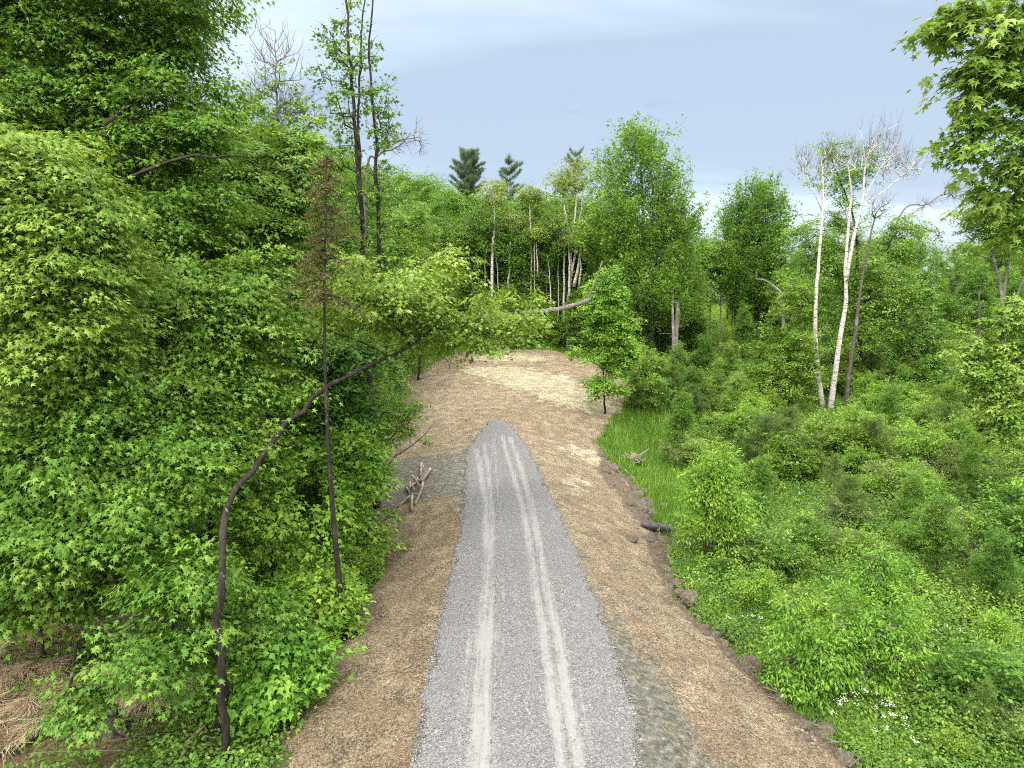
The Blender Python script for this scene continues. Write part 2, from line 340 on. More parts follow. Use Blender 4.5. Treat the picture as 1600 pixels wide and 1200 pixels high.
# ------------------------------------------------------------------ trees
def blob_points(blobs, n, r, shell=.55, gap=-.25, gs=1.1, seed=0, GV=(.75, .75, 1.7)):
    B = np.array([b[:6] for b in blobs], float); vol = (B[:, 3] * B[:, 4] + B[:, 3] * B[:, 5] + B[:, 4] * B[:, 5]) * np.array([b[6] if len(b) > 6 else 1 for b in blobs])
    k = r.choice(len(B), n * 3, p=vol / vol.sum()); d = nrm(r.normal(size=(n * 3, 3))); rad = shell + (1 - shell) * r.random(n * 3) ** .7
    rad *= 1 + .17 * r.normal(size=n * 3) + .30 * noise3(d + B[k, :3] * .7, 2.6, seed + 9)
    p = B[k, :3] + d * rad[:, None] * B[k, 3:6]
    ok = noise3(p * np.array(GV), gs, seed) > gap; p = p[ok][:n]; k = k[ok][:n]
    return p, k
def grow(trunks, targets, r, step=.6, updir=.8):
    """trunks: list of polylines; returns nodes, parents, end-node of each target"""
    N = []; Pa = []; tr = []
    for k, t in enumerate(trunks):
        base = len(N)
        for i, p in enumerate(t):
            N.append(p); tr.append(k)
            if i: Pa.append(len(N) - 2)
            else:
                if k == 0: Pa.append(-1)
                else:
                    d = np.linalg.norm(np.array(N[:base]) - p, axis=1); Pa.append(int(d.argmin()))
    nt = len(N); cap = nt + len(targets) * 14 + 10
    A = np.zeros((cap, 3)); A[:nt] = N; n = nt; Pa = list(Pa); ends = []
    d0 = np.array([np.linalg.norm(A[:nt] - p, axis=1).min() for p in targets]); order = np.argsort(d0)
    ok = np.ones(cap, bool)
    zb = A[:nt, 2].min(); zt = A[:nt, 2].max(); ok[:nt] = (A[:nt, 2] > zb + .12 * (zt - zb))
    ends = np.zeros(len(targets), int)
    for oi in order:
        p = targets[oi]; v = p - A[:n]; dist = np.linalg.norm(v, axis=1); hor = np.linalg.norm(v[:, :2], axis=1)
        cost = dist + updir * np.maximum(0, .35 * hor - v[:, 2]) + np.where(ok[:n], 0, 1e3)
        b = int(cost.argmin()); L = dist[b]; k = max(1, min(12, int(L / step)))
        a0 = A[b]; mid = (a0 + p) / 2 + r.normal(size=3) * L * .07 + np.array([0, 0, -.05 * L])
        par = b
        for q in range(1, k + 1):
            f = q / k; x = (1 - f) ** 2 * a0 + 2 * f * (1 - f) * mid + f * f * p
            if q < k: x = x + r.normal(size=3) * step * .08
            A[n] = x; Pa.append(par); par = n; n += 1
        ends[oi] = par
    return A[:n], np.array(Pa), ends, nt
def radii(Pa, ends, n, rt, r0, nt):
    w_ = np.zeros(n); np.add.at(w_, ends, 1.0)
    for i in range(n - 1, 0, -1):
        if Pa[i] >= 0: w_[Pa[i]] += max(w_[i], .3)
    rr = rt * np.maximum(w_, .5) ** .45
    return rr
def make_tree(trunks, blobs, spec, name='tree', seed=1, origin=None):
    """trunks: [(pts, r0, r1)], blobs world; spec dict. Returns (trunk mesh, crown mesh)"""
    r = np.random.default_rng(seed); o = np.zeros(3) if origin is None else np.asarray(origin, float)
    trunks = [(np.asarray(t[0], float) - o, *t[1:]) for t in trunks]
    blobs = [tuple(np.array(b[:3]) - o) + tuple(b[3:]) for b in blobs]
    tp = [resample(t[0], max(6, int(np.linalg.norm(np.diff(t[0], axis=0), axis=1).sum() / spec.get('tstep', .5)))) for t in trunks]
    tp = [p + np.vstack([np.zeros(3), r.normal(size=(len(p) - 1, 3)) * spec.get('wob', .03)]) for p in tp]
    tg, bk = blob_points(blobs, spec['n'], r, spec.get('shell', .55), spec.get('gap', -.25), spec.get('gs', 1.1), seed, spec.get('gv', (.75, .75, 1.7)))
    N, Pa, ends, nt = grow(tp, tg, r, spec.get('step', .6), spec.get('updir', .8))
    rad = radii(Pa, ends, len(N), spec.get('rt', .006), 1, nt)
    acc = Acc()
    for k, p in enumerate(tp): acc.add(*path_tube(p, trunks[k][1], trunks[k][2], spec.get('sides', 9), seed + k, power=spec.get('power', 1.0)))
    tips = [(trunks[k][1], trunks[k][2]) for k in range(len(tp))]
    i = np.arange(nt, len(N)); rb = np.minimum(rad[i], spec.get('rmax', .09)); ra = np.minimum(rad[Pa[i]], np.minimum(spec.get('rmax', .09), rb * 1.6))
    V, Q = tubes(N[Pa[i]], N[i], ra, rb, spec.get('bs', 4)); acc.add(V, Q)
    ta = Acc() if spec.get('twigmat') else acc
    if spec.get('bare', 0):              # fine bare twigs at the ends
        m = spec['bare']; e = np.repeat(ends, m); d0 = nrm(N[e] - N[Pa[e]]); L = spec.get('barelen', .8)
        d = nrm(d0 + r.normal(size=d0.shape) * .45 + np.array([0, 0, spec.get('bareup', .5)])); m1 = N[e] + d * L * r.uniform(.3, .6, (len(e), 1)); d2 = nrm(d + r.normal(size=d.shape) * .3 + [0, 0, .3]); m2 = m1 + d2 * L * r.uniform(.3, .6, (len(e), 1))
        rw = np.full(len(e), spec.get('rtw', .008)); V, Q = tubes(N[e], m1, rw, rw * .8, 3); ta.add(V, Q); V, Q = tubes(m1, m2, rw * .8, rw * .45, 3); ta.add(V, Q)
    tm = acc.mesh(name + '_trunk', MAT[spec['bark']])
    if ta is not acc: tm = (tm, ta.mesh(name + '_twigs', MAT[spec['twigmat']]))
    ns = spec.get('sp', 3); nl = spec.get('nl', 20)
    if nl == 0: return tm, None
    lp = np.array([(b[7] if len(b) > 7 else 1.0) for b in blobs])[bk]; keep = r.random(len(ends)) < lp
    e = np.repeat(ends[keep], ns); c0 = N[e]; ax = N[e] - N[Pa[e]]
    cen = np.array([b[:3] for b in blobs])[bk[keep]]; out = nrm(np.repeat(N[ends[keep]] - cen, ns, 0))
    dr = nrm(nrm(ax) * .5 + out * .7 + r.normal(size=ax.shape) * .55 + np.array([0, 0, spec.get('up', 0.0)])); 
    if spec.get('flat', 1.0) < 1: dr[:, 2] *= spec['flat']; dr = nrm(dr)
    RR = spec.get('R', .55) * r.uniform(.65, 1.3, len(e)); c0 = c0 + r.normal(size=c0.shape) * RR[:, None] * .35 - dr * RR[:, None] * .35
    side = nrm(np.cross(dr, np.array([[0, 0, 1.0]])) + 1e-6); upv = nrm(np.cross(side, dr))
    ii = np.repeat(np.arange(len(e)), nl); n = len(ii)
    a = r.random(n) ** .75; b = r.normal(size=n) * spec.get('wid', .36) * (1.15 - .6 * a); dp = spec.get('droop', .35)
    h = -dp * (a * a + b * b) + r.normal(size=n) * spec.get('thick', .09)
    pos = c0[ii] + RR[ii, None] * (a[:, None] * dr[ii] + b[:, None] * side[ii] + h[:, None] * upv[ii])
    jit = spec.get('jit', .38)
    nm = nrm(upv[ii] * .55 + np.array([0, 0, .55]) + dp * 1.2 * (a[:, None] * dr[ii] + b[:, None] * side[ii]) + r.normal(size=(n, 3)) * jit)
    tip = nrm(dr[ii] * .7 + side[ii] * (b * 2.2)[:, None] + np.array([0, 0, -spec.get('hang', .45)]) + r.normal(size=(n, 3)) * .35)
    sz = spec['leaf'] * r.uniform(.5, 1.25, n)
    V, Fc, m = place(spec['tmpl'], pos, nm, tip, sz, r.uniform(.6, 1.15, n))
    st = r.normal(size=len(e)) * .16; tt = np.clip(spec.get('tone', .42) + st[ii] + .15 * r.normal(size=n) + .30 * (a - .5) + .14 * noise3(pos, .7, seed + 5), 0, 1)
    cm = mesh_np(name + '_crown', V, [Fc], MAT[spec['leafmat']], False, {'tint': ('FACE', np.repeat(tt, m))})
    return tm, cm
def tree_obj(name, meshes, loc, label, cat, group=None, rz=0, s=1.0, crown='crown', trunk='trunk'):
    o = empty(name, loc, rz, s); tag(o, label, cat, group)
    if isinstance(meshes[0], tuple): link(trunk, meshes[0][0], o); link('twigs', meshes[0][1], o)
    else: link(trunk, meshes[0], o)
    if meshes[1]: link(crown, meshes[1], o)
    return o
def blobpx(l, K=1.0):                   # (px,py,Y, rx px, rz px[, depth m[, weight[, leaf prob]]]) -> world ellipsoid
    o = []
    for b in l:
        c = D(b[0], b[1], b[2]); m = b[2] * 1.01 / F; rx = b[3] * m * K; rz = b[4] * m * K; ry = b[5] if len(b) > 5 and b[5] else (rx + rz) / 2
        o.append((c[0], c[1], c[2], rx, ry, rz) + tuple(b[6:]))
    return o


# ------------------------------------------------------------------ setting: ground, straw, driveway
def grid_mesh(name, X, Y, Z, mat, attrs=None):
    ny, nx = X.shape; V = np.stack([X, Y, Z], 2).reshape(-1, 3)
    i, j = np.meshgrid(np.arange(ny - 1), np.arange(nx - 1), indexing='ij'); a = (i * nx + j).ravel()
    q = np.stack([a, a + 1, a + nx + 1, a + nx], 1)
    return mesh_np(name, V, [q], mat, True, attrs)
def ground_material():
    t = NT('forest_floor'); o = t.obj(); n = t.noise(o, .8, 6, .6); f = t.noise(o, 9, 5, .7); 
    col = t.ramp(n, [(.3, (.035, .075, .014)), (.5, (.055, .12, .02)), (.7, (.09, .15, .035))])
    col = t.mix(t.rng(f, .45, .65), col, (.05, .045, .025))
    lit = t.attr('litter'); lc = t.ramp(t.noise(o, 14, 5, .7), [(.3, (.05, .035, .02)), (.7, (.19, .14, .085))])
    lf = t.math('ADD', lit, t.math('MULTIPLY', t.math('SUBTRACT', t.noise(o, 2.2, 5, .65), .5), 1.4))
    col = t.mix(t.rng(lf, .42, .58), col, lc)
    return t.done(t.bsdf(col, .95, t.bump(f, .8, .08), .1))
ys = np.concatenate([np.arange(-30, 4, 2.0), np.arange(4, 72, .4), np.arange(72, 140, 2.0), np.array([140, 160, 190, 230, 280, 340, 420, 520, 650, 800])])
xs = np.concatenate([-np.array([500, 380, 280, 210, 160, 120, 90, 70, 56, 46, 40]), np.arange(-36, 36.1, .5), np.array([40, 46, 56, 70, 90, 120, 160, 210, 280, 380, 500])])
X, Y = np.meshgrid(xs, ys); Z = G(X, Y)
lit = sstep(-X, 0, 4) * (1 - sstep(Y, 20, 26)) * .9 + sstep(-X, 4, 8) * .45
me = grid_mesh('ground', X, Y, Z - 0.02, ground_material(), {'litter': ('POINT', lit.ravel())})
tag(link('ground', me), kind='structure')

def straw_material():
    t = NT('straw_over_soil'); o = t.obj()
    # several directions of thin fibres
    fib = None
    for k, (rz, s) in enumerate([(0.3, 80), (1.25, 95), (2.2, 88), (-.5, 60)]):
        wv = t.noise(t.map(t.map(o, rot=(0, 0, rz)), (1, .13, 1), loc=(k * 7.3, 0, 0)), s, 4, .7, .8)
        fib = wv if fib is None else t.math('MAXIMUM', fib, wv)
    big = t.noise(o, .35, 4, .6); mid = t.noise(o, 1.7, 5, .65); fine = t.noise(o, 17, 4, .7)
    f = t.math('ADD', t.math('MULTIPLY', fib, .55), t.math('ADD', t.math('MULTIPLY', mid, .17), t.math('MULTIPLY', fine, .39)))
    col = t.ramp(f, [(.54, (.055, .045, .033)), (.585, (.17, .14, .098)), (.63, (.32, .268, .18)), (.685, (.52, .45, .32))])
    red = t.mix(t.rng(t.noise(t.map(o, loc=(9, 3, 0)), .9, 3), .45, .7, 0, .5), col, (.16, .108, .07))
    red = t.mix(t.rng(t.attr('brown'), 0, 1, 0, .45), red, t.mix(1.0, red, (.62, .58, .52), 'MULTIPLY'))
    # pale fresh straw
    palef = t.math('ADD', t.attr('pale'), t.math('MULTIPLY', t.math('SUBTRACT', mid, .5), 1.3))
    col2 = t.mix(t.rng(palef, .38, .62, 0, .62), red, t.ramp(f, [(.545, (.13, .13, .075)), (.60, (.37, .355, .235)), (.67, (.62, .59, .43))]))
    # grey clay showing through
    clay = t.ramp(t.noise(o, 5.5, 10, .80, .2), [(.34, (.035, .036, .026)), (.45, (.08, .083, .067)), (.53, (.14, .142, .125)), (.64, (.27, .27, .25))])
    cf = t.math('ADD', t.attr('mud'), t.math('MULTIPLY', t.math('SUBTRACT', t.noise(t.map(o, (1.0, .6, 1)), 1.9, 9, .82, .3), .5), 1.9))
    col3 = t.mix(t.rng(cf, .54, .74, 0, .92), col2, clay)
    sl = t.math('ADD', t.attr('soil'), t.math('MULTIPLY', t.math('SUBTRACT', t.noise(o, 2.5, 6, .7), .5), 1.2))
    col3 = t.mix(t.rng(sl, .45, .6, 0, .85), col3, t.ramp(t.noise(o, 9, 6, .75), [(.3, (.03, .022, .016)), (.5, (.09, .07, .052)), (.7, (.20, .165, .125))]))
    # mossy green germinating spots
    gf = t.math('ADD', t.attr('green'), t.math('MULTIPLY', t.math('SUBTRACT', t.noise(o, 5, 5, .7), .5), 1.5))
    col4 = t.mix(t.rng(gf, .5, .68, 0, .8), col3, (.055, .085, .028))
    dk = t.rng(t.noise(t.map(o, loc=(4, 8, 2)), 4.5, 7, .78), .57, .72, 0, .6)
    col4 = t.mix(dk, col4, (.09, .07, .05))
    h = t.math('ADD', t.math('MULTIPLY', fib, 1.0), t.math('MULTIPLY', mid, .5))
    return t.done(t.bsdf(col4, .92, t.bump(h, .9, .07), .12))
def sheet(name, yA, xl, xr, ns, lift, mat, attrs, edge=.04):
    s = np.linspace(0, 1, ns)[None]; X = xl[:, None] * (1 - s) + xr[:, None] * s; Y = np.repeat(yA[:, None], ns, 1)
    Z = G(X, Y) + lift(X, Y, np.repeat(s, len(yA), 0)); return X, Y, Z, tag(link(name, grid_mesh(name, X, Y, Z, mat, {k: ('POINT', v(X, Y).ravel()) for k, v in attrs.items()})), kind='structure')
yA = np.arange(7.5, 64.4, .13)
jl = .22 * noise2(yA * 1.0, yA * 0, 2.1, 21) + .12 * noise2(yA, yA * 0, 7, 22); jr = .30 * noise2(yA, yA * 0, 1.9, 23) + .22 * noise2(yA, yA * 0, 6, 24)
SL = interp(yA, TLy, TLx) + jl; SR = interp(yA, TRy, TRx) + jr
def a_mud(X, Y):
    xr = interp(Y, RRy, RRx); xl = interp(Y, RLy, RLx); on = (Y < 33.5)
    m = np.where(on, .56 * np.exp(-((X - xr - .15) / .7) ** 2) + .48 * np.exp(-((xl - X) / .38) ** 2), 0)
    m = m + .5 * np.exp(-((X - xr - 1.2) / 1.1) ** 2 - ((Y - 10.6) / 2.4) ** 2)
    m = m + .35 * np.exp(-((X - xr - .8) / .8) ** 2 - ((Y - 14) / 3.0) ** 2)
    wb = .8 * noise2(X, Y, 1.1, 91) + .35 * noise2(X, Y, 3.3, 92); m = m + .85 * np.where((X < xl + .5) & (X > -9), 1, 0) * sstep(Y + 1.3 * wb, 24.0, 26.6) * (1 - sstep(Y + wb * .8, 31.8, 32.9))
    e = PG(905, 597); m = m + .9 * np.exp(-((X - e[0] - .6) / 1.3) ** 2 - ((Y - e[1]) / 1.5) ** 2)
    tr = interp(Y, TRy, TRx); m = m + .40 * np.exp(-((tr - X) / .5) ** 2)
    m = m + .25 * sstep(Y, 57, 64)
    return m
def a_pale(X, Y):
    a = P(850, 600, .9); b = P(790, 565, 1.4); c = P(900, 630, .5)
    o = 0
    for (px, py, z, sx, sy) in [(770, 575, 1.4, 2.6, 2.0), (830, 590, 1.2, 3.6, 3.4), (890, 615, .8, 2.6, 2.0), (800, 560, 1.5, 4, 2.5), (925, 628, .6, 2.0, 1.2), (915, 690, .1, 1.6, 2.4), (900, 745, -.1, .9, 2.5)]:
        q = P(px, py, z); o = o + np.exp(-((X - q[0]) / sx) ** 2 - ((Y - q[1]) / sy) ** 2) * (.95 if py < 640 else .6)
    return np.clip(o, 0, 1)
def a_green(X, Y):
    xl = interp(Y, RLy, RLx); tr = interp(Y, TRy, TRx)
    return np.where(X < xl, .28 * sstep(-X, 2.6, 6) * sstep(Y, 24, 27) * (Y < 33) + .16 * np.exp(-((xl - X) / .5) ** 2), .12 * np.exp(-((tr - X) / .8) ** 2)) + .2 * sstep(Y, 54, 64)
def a_soil(X, Y):
    o = 0
    for (px, py, z, sx, sy, a) in [(985, 745, -.5, .9, 2.6, 1.0), (955, 722, -.3, .9, 1.6, .8), (1000, 790, -.8, .8, 1.6, .5), (1035, 860, -1.1, .5, 1.2, .6), (1100, 980, -1.2, .5, .9, .5), (1170, 1040, -1.2, .6, .8, .6), (700, 820, -.1, .5, 2.5, .25)]:
        q = P(px, py, z); o = o + a * np.exp(-((X - q[0]) / sx) ** 2 - ((Y - q[1]) / sy) ** 2)
    return o + .72 * np.exp(-((interp(Y, TRy, TRx) - X) / .6) ** 2) * (Y < 36) + .3 * sstep(Y, 60, 64)
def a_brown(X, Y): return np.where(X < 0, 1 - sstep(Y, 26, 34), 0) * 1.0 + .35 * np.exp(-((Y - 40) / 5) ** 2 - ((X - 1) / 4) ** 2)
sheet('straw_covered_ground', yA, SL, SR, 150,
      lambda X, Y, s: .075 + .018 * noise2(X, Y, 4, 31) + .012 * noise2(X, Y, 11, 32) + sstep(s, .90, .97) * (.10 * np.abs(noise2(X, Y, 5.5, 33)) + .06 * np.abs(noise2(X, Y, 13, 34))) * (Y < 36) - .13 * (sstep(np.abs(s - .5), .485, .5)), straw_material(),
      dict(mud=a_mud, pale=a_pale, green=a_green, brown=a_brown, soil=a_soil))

TRK = [([(745, 1290), (742, 1197), (756, 994), (763, 857), (760, 788), (752, 745), (744, 703)], .17, .9),
       ([(758, 1290), (755, 1197), (764, 994), (767, 857), (770, 809), (764, 745), (756, 694)], .12, .9),
       ([(781, 800), (777, 760), (773, 700), (775, 680)], .07, .7), ([(782, 790), (783, 823)], .055, .5), ([(785, 862), (787, 905), (787, 950)], .05, .5),
       ([(880, 1290), (877, 1197), (859, 1063), (842, 953), (828, 857), (815, 788), (799, 735), (784, 684)], .13, .95),
       ([(912, 1290), (903, 1197), (880, 1046), (861, 953), (843, 857), (831, 793), (815, 735), (797, 687)], .14, .95),
       ([(735, 1010), (730, 1040), (728, 1120)], .06, .65), ([(770, 1290), (768, 1190), (762, 1090)], .07, .65), ([(712, 1200), (716, 1120), (722, 1060)], .08, .4), ([(765, 1060), (770, 960), (775, 860)], .05, .65), ([(925, 1180), (905, 1080)], .08, .6), ([(808, 1000), (805, 900)], .08, .3), ([(825, 760), (808, 700)], .08, .5), ([(738, 800), (735, 730)], .10, .4), ([(765, 745), (772, 690)], .07, .6)]
TRK = [(np.array([P(a, b, 0.06)[:2] for a, b in l]), w_, s) for l, w_, s in TRK]
def a_track(X, Y):
    o = np.zeros_like(X)
    for l, w_, s in TRK:
        l = l[np.argsort(l[:, 1])]; x = interp(Y, l[:, 1], l[:, 0]); inside = sstep(Y, l[0, 1] - .3, l[0, 1] + .3) * (1 - sstep(Y, l[-1, 1] - .3, l[-1, 1] + .3))
        o = np.maximum(o, s * inside * np.exp(-np.abs((X - x) / w_ / 1.05) ** 2.6))
    return o
def a_dust(X, Y):
    o = 0
    for (px, py, sx, sy) in [(760, 1010, 1.5, .28), (770, 850, 1.4, .35), (790, 830, 1.5, .4), (750, 1005, .8, .5), (760, 1160, .5, .9), (800, 940, 1.3, .25), (880, 1080, .35, 2)]:
        q = P(px, py, 0); o = o + .22 * np.exp(-((X - q[0]) / sx) ** 2 - ((Y - q[1]) / sy / 1.6) ** 2)
    return o
def gravel_material():
    t = NT('crushed_gravel'); o = t.obj(); tr = t.attr('track'); du = t.attr('dust'); ed = t.attr('edge')
    s1 = t.vor(o, 66); s2 = t.vor(o, 30); g1 = t.n('RGBToBW'); t.L.new(s1, g1.inputs[0]); g2 = t.n('RGBToBW'); t.L.new(s2, g2.inputs[0])
    st = t.math('ADD', t.math('MULTIPLY', g1.outputs[0], .6), t.math('MULTIPLY', g2.outputs[0], .4))
    col = t.ramp(st, [(.10, (.03, .03, .032)), (.34, (.085, .086, .089)), (.62, (.155, .157, .161)), (.90, (.33, .333, .34))])
    big = t.noise(t.map(o, (1, .35, 1)), 1.3, 5, .65); sm = t.noise(t.map(o, (1, .5, 1)), 7, 5, .7)
    col = t.mix(t.rng(big, .35, .65, 0, .35), col, (.122, .124, .127))
    streak = t.noise(t.map(o, (9, .25, 1)), 2, 4, .7)
    fac = t.math('ADD', t.math('MULTIPLY', tr, .82), t.math('MULTIPLY', du, .9)); fac = t.math('ADD', fac, t.math('MULTIPLY', t.math('SUBTRACT', sm, .52), 1.5)); fac = t.math('ADD', fac, t.math('MULTIPLY', t.math('SUBTRACT', streak, .5), 1.7)); fac = t.math('ADD', fac, t.math('MULTIPLY', t.math('SUBTRACT', big, .5), .9))
    fine = t.ramp(t.noise(o, 60, 3, .7), [(.3, (.165, .167, .170)), (.7, (.235, .238, .24))])
    col = t.mix(t.rng(fac, .25, .95, 0, .8), col, fine)
    # tread pattern pressed in the tracks
    wv = t.n('TexWave', wave_type='BANDS', bands_direction='Y'); t.L.new(o, wv.inputs[0]); wv.inputs['Scale'].default_value = 4.2; wv.inputs['Distortion'].default_value = 2.0; wv.inputs['Detail'].default_value = 2
    td = t.math('MULTIPLY', t.rng(t.attr('tread'), .3, .9), t.rng(wv.outputs['Fac'], .2, .8, 0, .22)); col = t.mix(td, col, (.18, .18, .18))
    vd = t.vor(o, 34, 'Distance'); h = t.math('MULTIPLY', t.math('SUBTRACT', 1.0, vd), t.rng(fac, .2, .7, 1, .25))
    return t.done(t.bsdf(col, .9, t.bump(h, .8, .03), .2))
yR = np.arange(7.6, ROAD_END - .02, .05)
jl = .10 * noise2(yR, yR * 0, 3, 41) + .07 * noise2(yR, yR * 0, 11, 42) + .035 * rng.normal(size=len(yR)); jr = .13 * noise2(yR, yR * 0, 2.6, 43) + .07 * noise2(yR, yR * 0, 11, 44) + .035 * rng.normal(size=len(yR))
def a_tread(X, Y):
    l = TRK[5][0]; l = l[np.argsort(l[:, 1])]; x = interp(Y, l[:, 1], l[:, 0]); return np.clip(1.3 - np.abs(X - x - .12) / .12, 0, 1) * (1 - sstep(Y, 13, 17)) + \
        np.clip(1.3 - np.abs(X - interp(Y, TRK[0][0][::-1, 1][np.argsort(TRK[0][0][::-1, 1])], np.sort(TRK[0][0][:, 0])) - .2) / .1, 0, 1) * 0
def road_lift(X, Y, s):
    e = np.abs(s - .5) * 2
    return .125 + .012 * noise2(X, Y, 5, 45) + .03 * (1 - e ** 2) - .022 * a_track(X, Y) - .10 * sstep(e, .95, 1.0)
sheet('gravel_driveway', yR, interp(yR, RLy, RLx) + jl, interp(yR, RRy, RRx) + jr, 110, road_lift, gravel_material(),
      dict(track=a_track, dust=a_dust, tread=a_tread, edge=lambda X, Y: X * 0))
def surf(x, y):                          # height of whatever sheet lies on top
    z = G(x, y); inn = (y > 7.5) & (y < 64.4) & (x > interp(y, TLy, TLx)) & (x < interp(y, TRy, TRx))
    return z + np.where(inn, .05, -.02)

# loose stones and straw lying on the sheets
def stones():
    r = np.random.default_rng(3); n = 62000; y = r.uniform(8.5, 30, n) ** 1.0; y = 8.5 + (y - 8.5) ** 1.25 / (21.5 ** .25); s = r.random(n)
    e = r.random(n) < .45; side = r.random(n) < .5; s = np.where(e, np.where(side, r.normal(size=n) * .06 - .005, 1.005 + r.normal(size=n) * .06), s)
    x = interp(y, RLy, RLx) * (1 - s) + interp(y, RRy, RRx) * s; keep = (r.random(n) > a_track(x, y) * 1.3) ; x, y = x[keep], y[keep]; n = len(x); s = s[keep]
    z = G(x, y) + .115 + .03 * (1 - ((s - .5) * 2) ** 2) - .03 * (np.abs(s - .5) > .48) - .03 * (np.abs(s - .5) > .51)
    base = nrm(np.array([(1, 0, 0), (-1, 0, 0), (0, 1, 0), (0, -1, 0), (0, 0, 1), (0, 0, -1)], float)); f = np.array([(0, 2, 4), (2, 1, 4), (1, 3, 4), (3, 0, 4), (2, 0, 5), (1, 2, 5), (3, 1, 5), (0, 3, 5)])
    sz = (r.uniform(.006, .015, n) * np.where((s < .06) | (s > .94), 1.35, 1))[:, None, None]; q = base[None] * (1 + .35 * r.normal(size=(n, 6, 1))) * np.array([1, 1, .7]); a = r.uniform(0, 6.28, n); c, s_ = np.cos(a)[:, None], np.sin(a)[:, None]
    V = np.stack([q[:, :, 0] * c - q[:, :, 1] * s_, q[:, :, 0] * s_ + q[:, :, 1] * c, q[:, :, 2]], 2) * sz + np.stack([x, y, z], 1)[:, None]
    t = NT('gravel_stone'); col = t.ramp(t.attr('tint'), [(0, (.05, .05, .05)), (.6, (.12, .121, .124)), (1, (.27, .272, .276))]); m = t.done(t.bsdf(col, .85))
    me = mesh_np('gravel_stones', V.reshape(-1, 3), [(f[None] + (np.arange(n) * 6)[:, None, None]).reshape(-1, 3)], m, False, {'tint': ('FACE', np.repeat(r.random(n), 8))})
    tag(link('gravel_stones', me), 'loose grey stones scattered over the driveway gravel', 'gravel', kind='stuff')
stones()
def strands(name, label, cat, x, y, z, mat, L, W, r, rise=.18, tone=.5, aim=None, spread=1.0, kind='stuff'):
    n = len(x); a = r.uniform(0, 2 * math.pi, n) if aim is None else aim + r.normal(size=n) * spread
    tip = np.stack([np.cos(a), np.sin(a), r.normal(size=n) * rise + rise * .6], 1); nm = nrm(np.stack([r.normal(size=n) * .3, r.normal(size=n) * .3, np.ones(n)], 1)); l = L * r.uniform(.5, 1.4, n)
    V, Fc, m = place(T_BLADE, np.stack([x, y, z], 1), nm, tip, l, W / l)
    me = mesh_np(name, V, [Fc], mat, False, {'tint': ('FACE', np.clip(tone + .25 * r.normal(size=n), 0, 1))})
    return tag(link(name, me), label, cat, kind=kind)
def straw():
    r = np.random.default_rng(5); n = 260000; y = 8 + 50 * r.random(n) ** 1.6; s = r.random(n); x = interp(y, TLy, TLx) * (1 - s) + interp(y, TRy, TRx) * s
    xl, xr = interp(y, RLy, RLx), interp(y, RRy, RRx); keep = (y > ROAD_END) | (x < xl + .05) | (x > xr - .05); keep &= r.random(n) > np.clip(a_mud(x, y) * 1.1, 0, .97)
    x, y = x[keep], y[keep]; z = G(x, y) + .08
    strands('straw_mulch', 'tan straw strewn over the banks and the clearing', 'straw', x, y, z, MAT['straw'], .10, .0075, r, .10, .5)
straw()
def hay():
    r = np.random.default_rng(6); L = []
    for (px, py, rad, k) in [(85, 975, .7, 5200), (60, 1020, .8, 6000), (40, 1060, .9, 6000), (20, 1100, .9, 4400), (110, 995, .6, 3800), (10, 1000, .7, 2500), (150, 1080, .8, 2500), (230, 1090, .8, 2400), (0, 1150, .9, 2200), (60, 1120, .9, 2500), (280, 1060, .8, 1500)]:
        q = PG(px, py); a = r.uniform(0, 6.28, k); d = rad * r.random(k) ** .6; L.append(np.stack([q[0] + d * np.cos(a), q[1] + d * np.sin(a) * 1.1], 1))
    p = np.concatenate(L); z = G(p[:, 0], p[:, 1]) + .12 + .38 * np.clip(noise2(p[:, 0], p[:, 1], 3.2, 77), 0, 1) + r.random(len(p)) * .05
    aim = R(-70) + .8 * noise2(p[:, 0], p[:, 1], 1.7, 78)
    strands('dry_grass', 'flattened mats of dry blond grass on the slope at lower left', 'dry grass', p[:, 0], p[:, 1], z, MAT['hay'], .40, .018, r, .22, .6, aim, .5)
hay()

# ------------------------------------------------------------------ named trees of the left side
S_MAPLE = dict(n=420, sp=3, nl=52, leaf=.12, tmpl=T_MAPLE, leafmat='maple', bark='bark', R=.85, droop=.42, wid=.42, hang=.7, flat=.28, up=.08, step=.45, rt=.010, jit=.26, tone=.46, thick=.05, gap=-.02, gs=1.7)
def spec(base, **k): d = dict(base); d.update(k); return d
def base_at(px, Y, dz=-.1):
    d = ray(px, 600); x = d[0] / d[1] * Y * 1.0; return np.array([x, Y, Gf(x, Y) + dz])
def named(name, label, cat, trunks, blobs, sp, seed, group=None):
    """trunks: pixel polylines [(px,py,Y)...] or world arrays"""
    T = [(np.array([D(*q) if len(q) == 3 and abs(q[0]) > 0 and not isinstance(t[0], np.ndarray) else q for q in t[0]]), t[1], t[2]) for t in trunks]
    b = T[0][0][0].copy(); b[2] = Gf(b[0], b[1]) - .12; T[0][0][0] = b
    return tree_obj(name, make_tree(T, blobpx(blobs), sp, name, seed, b), b, label, cat, group)
g13 = PG(350, 1140)
